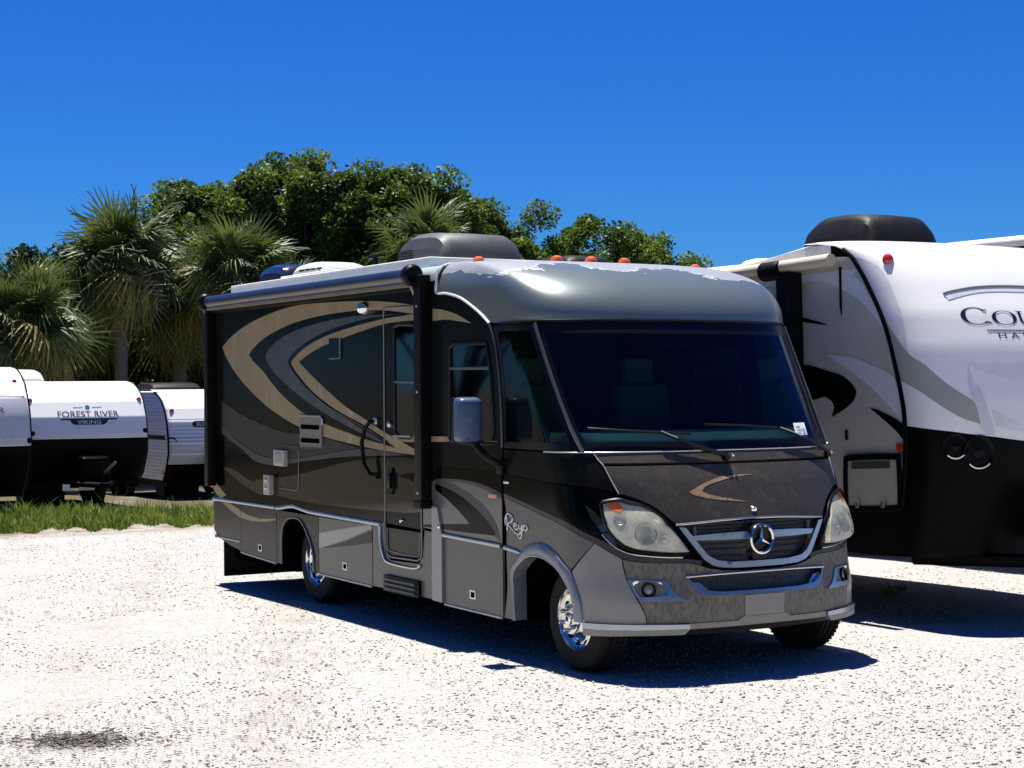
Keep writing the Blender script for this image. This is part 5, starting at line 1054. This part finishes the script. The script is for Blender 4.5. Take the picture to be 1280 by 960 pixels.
# raised logo hood with its lettering
hoodc = [(-.415, 2.652), (-.36, 2.672), (-.187, 2.713), (0, 2.728), (.187, 2.713), (.36, 2.672), (.415, 2.652)]
o = MB().tube([C5.map(a, b, .002) for a, b in catmull(hoodc, 5, False)], [.010]*31, 8).build('logo_brow', MATS['logo_slate'], TC)
gp('graphic', hoodc+[(.40, 2.60), (.2, 2.665), (0, 2.68), (-.2, 2.665), (-.40, 2.60)], 'gel_mist', .004, True, False)
def stroke_letter(kind, a0, z0, w_, h_):
    """roman capitals drawn with thick and thin strokes"""
    out = []; N_ = 36
    if kind in 'CGO':
        a1, a2 = (math.radians(38), math.radians(322)) if kind != 'O' else (0, 2*math.pi)
        oo = []; ii = []
        for k in range(N_+1):
            t = a1+(a2-a1)*k/N_; th_ = .035+.13*abs(math.cos(t))**1.5
            oo.append((.5+.5*math.cos(t), .5+.5*math.sin(t))); ii.append((.5+(.5-th_)*math.cos(t), .5+(.5-.045)*math.sin(t)))
        out.append((oo, ii))
        if kind == 'C': out.append([(.86, .78), (.93, .98), (.90, .74)]); out.append([(.80, .12), (1.02, .06), (.92, .20)])
        if kind == 'G': out.append([(.80, .05), (.93, .05), (.93, .45), (.80, .45)]); out.append([(.70, .42), (1.0, .42), (1.0, .47), (.70, .47)])
    else:
        if kind == 'U':
            oo = []; ii = []
            for k in range(N_+1):
                t = math.pi+math.pi*k/N_; oo.append((.5+.42*math.cos(t), .38+.38*math.sin(t))); ii.append((.5+(.42-(.13 if k < N_/2 else .05))*math.cos(t), .38+.33*math.sin(t)))
            out.append((oo, ii)); out.append([(.08, .38), (.21, .38), (.21, 1), (.08, 1)]); out.append([(.87, .38), (.92, .38), (.92, 1), (.87, 1)]); out.append([(0, .96), (.3, .96), (.3, 1), (0, 1)]); out.append([(.78, .96), (1.0, .96), (1.0, 1), (.78, 1)])
        if kind == 'A': out += [[(.0, 0), (.06, 0), (.52, 1), (.46, 1)], [(.82, 0), (.98, 0), (.56, 1), (.44, 1)], [(.22, .34), (.75, .34), (.75, .39), (.22, .39)]]
        if kind == 'R': out += [[(.08, 0), (.22, 0), (.22, 1), (.08, 1)], [(.22, .95), (.6, .95), (.78, .82), (.78, .66), (.6, .5), (.22, .5), (.22, .55), (.55, .55), (.66, .66), (.66, .8), (.55, .9), (.22, .9)], [(.42, .5), (.58, .5), (1.0, 0), (.82, 0)]]
    for q in out:
        if isinstance(q, tuple): yield [(a0+x*w_, z0+y*h_) for x, y in q[0]], [(a0+x*w_, z0+y*h_) for x, y in q[1]]
        else: yield [(a0+x*w_, z0+y*h_) for x, y in q], None
x_ = -.766
for ch, wd, ht in (('C', .285, .145), ('O', .265, .12), ('U', .23, .118), ('G', .235, .12), ('A', .245, .12), ('R', .235, .12)):
    mb = MB()
    for oo, ii in stroke_letter(ch, x_, 2.395, wd, ht):
        if ii: mb.grid([[C5.mapy(a, b, .0022) for a, b in oo], [C5.mapy(a, b, .0022) for a, b in ii]])
        else:
            mb.add([C5.mapy(a, b, .0022) for a, b in oo], [tuple(range(len(oo)))])
    mb.build('letter', MATS['ink_navy'], TC, smooth=False); x_ += wd*1.04
MB().tube([C5.mapy(a, 2.353, .0) for a in np.linspace(-.557, .557, 24)], .004, 5).build('logo_line', MATS['ink_navy'], TC)
text_fit('letter', 'H A L F - T O N', C5.mapy, 0, 2.285, .92, .048, MATS['ink_navy'], TC, .0022)
for a, b, r_ in ((-.57, 1.431, .10), (-.405, 1.381, .135), (.57, 1.431, .10), (.405, 1.381, .135)):
    c = C5.map(a, b, -.012); nn = (C5.map(a, b, .02)-C5.map(a, b, 0)).normalized(); q = nn.to_track_quat('Z', 'Y').to_matrix().to_4x4(); q.translation = c
    mb = MB().lathe([(r_*.6, -.02), (r_*.8, .01), (r_, .02), (r_*1.03, .012)], (0, 0, 0), 'z', 24); mb.v = [tuple(q @ Vector(v)) for v in mb.v]; L5 = mb.build('docking_light', mat('lamp_black', (.002, .002, .0025), .3, spec=.1), TC)
    mb = MB().lathe([(r_*.55, 0), (r_*.3, .012), (0, .016)], (0, 0, 0), 'z', 16); mb.v = [tuple(q @ Vector(v)) for v in mb.v]; mb.build('lamp_lens', mat('lamp_dark_lens', (.003, .003, .004), .3, spec=.1), L5)
    MB().tube([tuple(q @ Vector((r_*.93*math.cos(t), r_*.93*math.sin(t), .021))) for t in np.linspace(math.radians(-135)+(0 if a < 0 else 0), math.radians(-45), 9)], .008, 5).build('lamp_rim', MATS['chrome_soft'], L5)
p = C5.map(-.689, 2.95, .0); MB().lathe([(.05, -.01), (.048, .015), (.03, .035), (0, .04)], p, 'x', 14).build('clearance_light', MATS['red_lens'], TC)
p = C5.map(.689, 2.95, .0); MB().lathe([(.05, -.01), (.048, .015), (.03, .035), (0, .04)], p, 'x', 14).build('clearance_light', MATS['red_lens'], TC)
# its side walls
trim = list(zip([t for t in CT[:-1]], CZ[:-1]))
for s_ in (1, -1):
    y = 3.5-s_*1.22; fm = flatmap(y, -s_)
    SWL = patch('side_wall', [(-7.9, .92)]+[(a-.004, b) for a, b in trim[1:-2]]+[(-1.14, 3.02), (-7.9, 3.02)], fm, MATS['gel_beige'], TC, th=.03, res=.4)
    patch('side_skirt', [(-7.9, .56), (-.47, .56), (-.375, .915), (-7.9, .915)], fm, MATS['gel_black'], TC, off=-.004, th=.02, res=.6)
    MB().tube([fm(a-.008, b, .006) for a, b in catmull(trim[1:-1], 4, False)], .020, 8).build('nose_trim', MATS['gel_black'], TC)
    for q, m_ in (([(-3.0, 2.904), (-1.007, 2.90), (-.88, 2.85), (-.72, 2.713), (-.58, 2.516), (-.53, 2.382), (-.765, 2.603), (-.994, 2.731), (-1.215, 2.813), (-1.5, 2.84), (-3.0, 2.84)], 'gel_mist'), ([(-1.221, 2.205), (-.942, 2.18), (-.686, 2.098), (-.43, 1.99), (-.345, 1.807), (-.325, 1.62), (-.55, 1.806), (-.772, 1.964)], 'gel_mist'),
                  ([(-2.4, 2.12), (-1.589, 2.136), (-1.393, 2.114), (-1.203, 2.067), (-1.054, 2.028), (-.926, 1.953), (-.872, 1.885), (-.909, 1.817), (-1.02, 1.748), (-1.188, 1.684), (-1.15, 1.766), (-1.187, 1.816), (-1.281, 1.853), (-1.435, 1.828), (-2.4, 1.70)], 'gel_black'), ([(-.726, 1.754), (-.606, 1.727), (-.433, 1.663), (-.32, 1.605), (-.315, 1.463), (-.4, 1.544), (-.537, 1.637)], 'gel_black'), ([(-3.2, 2.72), (-1.887, 2.60), (-1.415, 2.515), (-1.203, 2.454), (-1.43, 2.485), (-1.887, 2.55), (-3.2, 2.60)], 'gel_black')):
        patch('graphic', q, fm, MATS[m_], SWL, off=.003, th=.001, res=.4, smooth=True)
    MB().tube([fm(-1.03, 2.93, .004), fm(-1.035, 2.6, .004), fm(-1.03, 2.52, .004)], [.014, .012, .003], 6).build('drip_stain', MATS['frame_black'], TC)
    # baggage hatch
    hq = [(-1.012, 1.296), (-.946, 1.343), (-.442, 1.355), (-.388, 1.318), (-.385, .979), (-.431, .944), (-.951, .925), (-1.015, .965)]
    BH = patch('baggage_door', hq, fm, mat('hatch_beige', (.42, .395, .32), .35, coat=.2, var=.05), TC, off=.012, th=.012, res=.4)
    MB().tube([fm(a, b, .014) for a, b in smooth_outline(hq, 120)+smooth_outline(hq, 120)[:1]], .026, 8, flat=.6, caps=False).build('hatch_frame', MATS['gel_black'], BH)
    patch('hatch_shade', [(-.94, 1.305), (-.489, 1.318), (-.489, 1.262), (-.941, 1.25)], fm, mat('hatch_grey', (.06, .06, .058), .4), BH, off=.02, th=.008)
    for hx, hz in ((-.86, .965), (-.554, .975)): MB().box(hx-.018, hx+.018, y-s_*.035-.012, y-s_*.035+.012, hz-.03, hz+.03, .004).build('hatch_latch', MATS['chrome_soft'], BH)
    MB().tube([fm(-1.003, 1.57, .01), fm(-1.0, 1.49, .01)], .013, 6).build('slot', MATS['frame_black'], TC)
    MB().box(-.417, -.318, y-.016, y+.016, 1.404, 1.457, .008).build('side_marker', MATS['red_lens'], TC)
    MB().box(-.397, -.325, y-.012, y+.012, 1.318, 1.398, .008).build('marker_base', mat('tab_grey', (.09, .10, .10), .4), TC)
    MB().box(-6.0, -5.2, y-.01, y+.01, 1.7, 2.4, .01).build('side_window', MATS['gel_black'], TC)
MB().grid([[(x, y, z) for y, z in ((2.275, 3.0), (2.285, 3.035+up_*.1), (2.36, 3.05+up_*.11), (3.5, 3.085+up_*.08), (4.64, 3.05+up_*.11), (4.715, 3.035+up_*.1), (4.725, 3.0))] for x, up_ in ((-7.9, 0), (-2.6, 0), (-1.9, .6), (-1.47, 1.), (-1.15, .92))]).build('roof', MATS['roof_white'], TC)
MB().box(-7.93, -7.89, 2.29, 4.71, .6, 3.12, .01).build('rear_wall', MATS['gel_beige'], TC)
MB().box(-7.85, -.5, 2.35, 4.65, .56, .64).build('underbody', MATS['frame_black'], TC)
MB().box(-7.8, -.55, 2.34, 4.66, .64, .94).build('floor_frame', MATS['void'], TC)
AWC = empty('awning'); AWC.parent = TC
MB().tube([(-6.8, 2.17, 2.985), (-1.02, 2.17, 2.985)], .052, 18).build('awning_roll', MATS['cream'], AWC)
MB().lathe([(0, 0), (.05, 0), (.085, .03), (.085, .22), (.07, .25), (0, .25)], (-1.90, 2.15, 2.955), 'x', 20).build('awning_motor', MATS['frame_black'], AWC)
MB().box(-1.70, -1.52, 2.13, 2.275, 1.0, 2.93, .01).build('awning_arm', MATS['frame_black'], AWC)
MB().box(-2.35, -1.66, 2.18, 2.24, 2.55, 2.62, .01).build('awning_brace', MATS['frame_black'], AWC)
AC = shroud('air_conditioner', -2.38, -1.42, 3.0, 3.80, 3.06, 3.50, MATS['ac_black'], par=TC)
MB().lathe([(.05, 0), (.05, .08), (.03, .09), (0, .09)], (-4.2, 2.6, 3.05), 'z', 12).build('roof_pipe', MATS['roof_white'], TC)
shroud('roof_vent', -4.1, -3.5, 2.7, 3.1, 3.05, 3.15, MATS['awning_navy'], vents=False, par=TC)
shroud('satellite_dome', -2.75, -2.45, 2.55, 2.9, 3.05, 3.16, MATS['roof_white'], vents=False, par=TC)
tongue(TC, .0, 3.5, 0, True)
for x in (-4.6, -5.6):
    for y in (2.42, 4.58): tr_wheel(TC, x, y, .028*(-.37-x))
MB().box(-1.2, -.9, 2.30, 2.36, .60, .68, .005).build('hatch_sill', mat('sill_beige', (.22, .20, .16), .5), TC)
# the trailer stands a little nose-up on its jack
TC.rotation_euler.y = -.028; pv0 = Vector((-.37, 0, .94)); TC.location = pv0-TC.rotation_euler.to_matrix() @ pv0
# ---- next trailer in the row
TN = empty('travel_trailer'); tag(TN, 'white trailer beyond the swirl trailer, only its roof edge and awning showing', 'trailer')
NS = Shell(ip([.6, 1.4, 2.4, 3.0, 3.36, 3.4], [-.2, .1, 0, -.35, -.8, -1.2]), lambda z: .4, lambda z: 2.8, lambda z: 1.22, 7.6, -.9)
patch('nose_lower', [(-1, .6), (0, .6), (1, .6), (1, 1.45), (0, 1.45), (-1, 1.45)], NS.map, MATS['gel_black'], TN, th=.02, res=.12)
rows = [[NS.map(s, z) for s in np.linspace(-1, 1, 31)] for z in np.linspace(1.453, 3.4, 24)]; mb = MB().grid(rows); mb.add([tuple(p) for p in rows[-1]]+[(-3, 8.82, 3.4), (-3, 6.38, 3.4)], [tuple(range(33))]); mb.build('nose_cap', MATS['gel_white'], TN, angle=50)
MB().box(-9.2, -1.32, 6.38, 8.82, .6, 3.38, .03).build('body', MATS['gel_white'], TN)
MB().tube([(-8.5, 6.27, 3.40), (-1.7, 6.27, 3.40)], .065, 16).build('awning_roll', MATS['roof_white'], TN); MB().box(-8.5, -1.7, 6.22, 6.40, 3.30, 3.345, .005).build('awning_rail', MATS['frame_black'], TN)
for x in (-5.6, -6.6):
    for y in (6.5, 8.7): tr_wheel(TN, x, y, 0)
MB().box(-9, -1.5, 6.5, 8.7, .5, .62).build('underbody', MATS['frame_black'], TN); tongue(TN, -.9, 7.6, 0)
# ---- three small trailers beyond the grass
def small_trailer(label, xf, yc, w_, H, zb, split, prof, mats, rib=True, floor=.5, L_=5.6, fd=.16):
    T = empty('travel_trailer'); tag(T, label, 'trailer'); T.location = (0, 0, 0)
    Zs, Xs = prof; S_ = Shell(ip(Zs, Xs), lambda z: fd, lambda z: 3.2, lambda z: w_, yc, xf, zb)
    lowm, topm = mats
    patch('nose_lower', [(-1, floor), (0, floor), (1, floor), (1, split), (0, split), (-1, split)], S_.map, MATS[lowm], T, th=.02, res=.1)
    zz = np.unique(np.concatenate([np.linspace(split+.003, H, 26), [z for z in Zs if z > split]]))
    rows = [[S_.map(s, z) for s in np.linspace(-1, 1, 33)] for z in zz]; mb = MB().grid(rows); mb.build('nose_cap', MATS[topm], T, angle=50)
    for s_ in (-1, 1):
        # ribbed aluminium side: each rib a real fold
        rows = []; nrib = 26 if rib else 1; z0 = floor+.03
        for k in range(nrib):
            z1 = z0+(H-z0)*k/nrib; z2 = z0+(H-z0)*(k+1)/nrib; dz = z2-z1
            for u, o_ in ((0, 0), (.30, .0), (.42, .034), (.80, .034), (1., 0)):
                z = z1+dz*u; x1 = xf+S_.xc(z)-fd-.01
                rows.append([(x1, yc+s_*(w_-.004+o_), zb+z), (x1-.6, yc+s_*(w_-.004+o_), zb+z), (xf-L_, yc+s_*(w_-.004+o_), zb+z)])
        MB().grid(rows if s_ > 0 else rows[::-1]).build('side_wall', MATS['alu_white'], T, angle=20)
        MB().tube([(xf+S_.xc(z)-fd-.012, yc+s_*(w_+.012), zb+z) for z in np.linspace(floor, H-.02, 30)], .024, 6).build('corner_trim', MATS['gel_black'], T)
        tr_wheel(T, xf-3.0, yc+s_*(w_-.05), gh(xf-3.0, yc)); tr_wheel(T, xf-3.8, yc+s_*(w_-.05), gh(xf-3.8, yc))
        MB().box(xf-L_+.2, xf-.6, yc+s_*(w_+.0)-.012, yc+s_*w_+.012, zb+floor-.02, zb+floor+.03).build('side_rail', MATS['frame_black'], T)
    xt = xf+S_.xc(H); MB().box(xf-L_, xt, yc-w_, yc+w_, zb+H-.06, zb+H, .01).build('roof', MATS['roof_white'], T)
    MB().box(xf-L_-.03, xf-L_, yc-w_, yc+w_, zb+floor, zb+H).build('rear_wall', MATS['alu_white'], T)
    MB().box(xf-L_, xf-.5, yc-w_+.05, yc+w_-.05, zb+floor-.1, zb+floor+.05).build('underbody', MATS['frame_black'], T)
    MB().box(xf-1.4, xf-.8, yc-w_+.1, yc-w_+.9, zb+.05, zb+floor).build('stabiliser', MATS['frame_black'], T)
    tongue(T, xf-.1, yc, gh(xf, yc), True, .7)
    return T, S_
prof = ([.45, .7, 1.1, 1.45, 1.8, 2.1, 2.3, 2.42, 2.47, 2.5], [-.55, -.25, 0, .02, -.06, -.24, -.48, -.78, -1.0, -1.3])
# Viking
pv = at(112, 33); zb = pv.z; V1, VS = small_trailer('white nosed small trailer reading VIKING on a dark winged plate', pv.x, pv.y, 1.18, 2.46, zb, 1.40, prof, ('gel_black', 'gel_white'))
dk = MATS['ink_navy']
text_fit('letter', 'FOREST RIVER', VS.mapy, 0, 1.80, 1.20, .115, mat('ink_black', (.02, .02, .022), .4), V1)
patch('logo_bar', [(-.57, 1.772), (.57, 1.772), (.55, 1.745), (.38, 1.74), (.33, 1.67), (.27, 1.65), (-.27, 1.65), (-.33, 1.67), (-.38, 1.74), (-.55, 1.745)], VS.mapy, MATS['ink_black'], V1, off=.006, th=.004)
text_fit('letter', 'VIKING', VS.mapy, 0, 1.666, .46, .072, MATS['sticker'], V1, .0115)
patch('emblem', [(.045*math.cos(t), 1.99+.04*math.sin(t)) for t in np.linspace(0, 2*math.pi, 17)[:-1]], VS.mapy, mat('emblem_blue', (.06, .16, .26), .3), V1, off=.006, th=.003)
for a, b in ((-.28, -.09), (.09, .28)): patch('emblem_line', [(a, 1.995), (b, 1.995), (b, 1.985), (a, 1.985)], VS.mapy, mat('line_grey', (.35, .40, .44), .4), V1, off=.005, th=.002)
for a, z, m_ in ((-.66, 2.13, 'red_lens'), (.66, 2.13, 'red_lens'), (-.7, 1.50, 'gel_black'), (.75, 1.52, 'gel_black')):
    c = VS.map(a, z, 0); MB().lathe([(.05, -.02), (.05, .02), (.03, .04), (0, .04)], c, 'x', 12).build('clearance_light' if z > 2 else 'nose_fitting', MATS[m_], V1)
MB().tube([VS.map(a, 1.395, .008) for a in np.linspace(-1, 1, 31)], .014, 6).build('nose_trim', MATS['chrome_soft'], V1)
shroud('air_conditioner', pv.x-3.4, pv.x-1.6, pv.y-1.15, pv.y-.45, zb+2.46, zb+2.75, MATS['gel_white'], vents=False, par=V1)
MB().tube([(pv.x+.5, pv.y+.12, zb+.72), (pv.x+.9, pv.y+.22, zb+.95)], .03, 8).build('jack_handle', MATS['chrome_soft'], V1)
for dy, h_ in ((-.62, .12), (-.3, .1)): MB().box(pv.x+.28, pv.x+.30, pv.y+dy, pv.y+dy+(.14 if dy < -.5 else .3), zb+.40, zb+.40+h_, .004).build('licence_card', MATS['sticker'], V1)
# silver nosed trailer at the end of the row
p2 = at(40, 29); y2 = p2.y-1.15; F1, FS = small_trailer('silver panelled trailer at the end of the row, grey front panel under a white brow', p2.x, y2, 1.15, 2.62, p2.z, 1.28, ([.45, .7, 1.1, 1.4, 1.8, 2.1, 2.35, 2.52, 2.6, 2.64], [-.5, -.2, 0, .02, -.05, -.18, -.40, -.70, -.95, -1.3]), ('gel_black', 'gel_white'))
patch('front_panel', [(-.86, 1.30), (.93, 1.30), (.80, 1.80), (.70, 2.12), (0, 2.16), (-.70, 2.12), (-.8, 1.8)], FS.map, mat('gel_silver', (.52, .55, .58), .3, coat=.4, var=.04), F1, off=.006, th=.006, res=.1)
text_fit('letter', 'FOREST RIVER', FS.mapy, .05, 1.84, 1.32, .10, MATS['ink_black'], F1, .013)
MB().tube([FS.map(a, b, .008) for a, b in ((.93, 1.30), (.80, 1.80), (.70, 2.12), (0, 2.16), (-.70, 2.12))], .008, 6).build('panel_edge', mat('edge_blue', (.30, .42, .50), .3), F1)
c = FS.map(.55, 2.38, 0); MB().lathe([(.04, -.02), (.04, .02), (0, .03)], c, 'x', 12).build('clearance_light', MATS['red_lens'], F1)
c = FS.map(.80, 1.37, 0); MB().lathe([(.05, -.02), (.05, .02), (0, .03)], c, 'x', 12).build('nose_fitting', MATS['gel_black'], F1)
# striped trailer half hidden by the motorhome
p3 = at(214, 37); y3 = p3.y+1.2; S3, SS = small_trailer('striped white trailer half hidden behind the motorhome rear, dark oval name plate on its nose', p3.x, y3, 1.2, 2.38, p3.z, .78, ([.35, .6, 1.0, 1.3, 1.7, 2.0, 2.2, 2.32, 2.38, 2.42], [-.40, -.20, 0, .0, -.10, -.28, -.50, -.78, -1.0, -1.3]), ('gel_black', 'gel_white'), floor=.38)
patch('front_panel', [(-.97, .79), (.97, .79), (.97, 1.22), (-.97, 1.22)], SS.map, mat('gel_dove', (.50, .52, .53), .35, coat=.3, var=.05), S3, off=.004, th=.004)
for k in range(7): patch('stripe', [(-.97, 1.26+k*.085), (.97, 1.26+k*.085), (.97, 1.26+k*.085+.042-.005*k), (-.97, 1.26+k*.085+.042-.005*k)], SS.map, mat('stripe_%d' % k, (.42+.05*k, .45+.05*k, .49+.045*k), .35), S3, off=.004, th=.003)
patch('graphic', [(-.98, 1.38), (-.70, 1.38), (-.58, 1.28), (-.62, 1.28), (-.72, 1.34), (-.98, 1.34)], SS.map, MATS['gel_black'], S3, off=.009, th=.003)
patch('name_plate', [(-.70, 1.655), (-.67, 1.705), (-.60, 1.725), (.12, 1.725), (.12, 1.585), (-.62, 1.585), (-.68, 1.605)], SS.mapy, MATS['ink_black'], S3, off=.009, th=.004)
text_fit('letter', 'SURVEYOR', SS.mapy, -.27, 1.61, .68, .09, MATS['sticker'], S3, .014, slant=.2)
MB().box(p3.x-1.7, p3.x-.35, y3-1.235, y3-1.228, p3.z+1.32, p3.z+1.40).build('graphic', MATS['gel_black'], S3)
c = SS.map(-.66, 1.95, 0); MB().lathe([(.05, -.02), (.05, .02), (0, .03)], c, 'x', 12).build('clearance_light', MATS['red_lens'], S3)
MB().box(p3.x-.55, p3.x-.45, y3-1.25, y3-1.22, p3.z+.56, p3.z+.63, .005).build('side_marker', MATS['marker_orange'], S3)
shroud('air_conditioner', p3.x-3.6, p3.x-2.2, y3-.9, y3+.3, p3.z+2.38, p3.z+2.58, MATS['ac_black'], par=S3)
mb = MB().lathe([(.10, 0), (.11, .05), (.07, .28), (.05, .33), (0, .34)], (p3.x+.85, y3+.05, p3.z+.62), 'z', 14); mb.build('jack_cover', MATS['tail_blue'], S3)
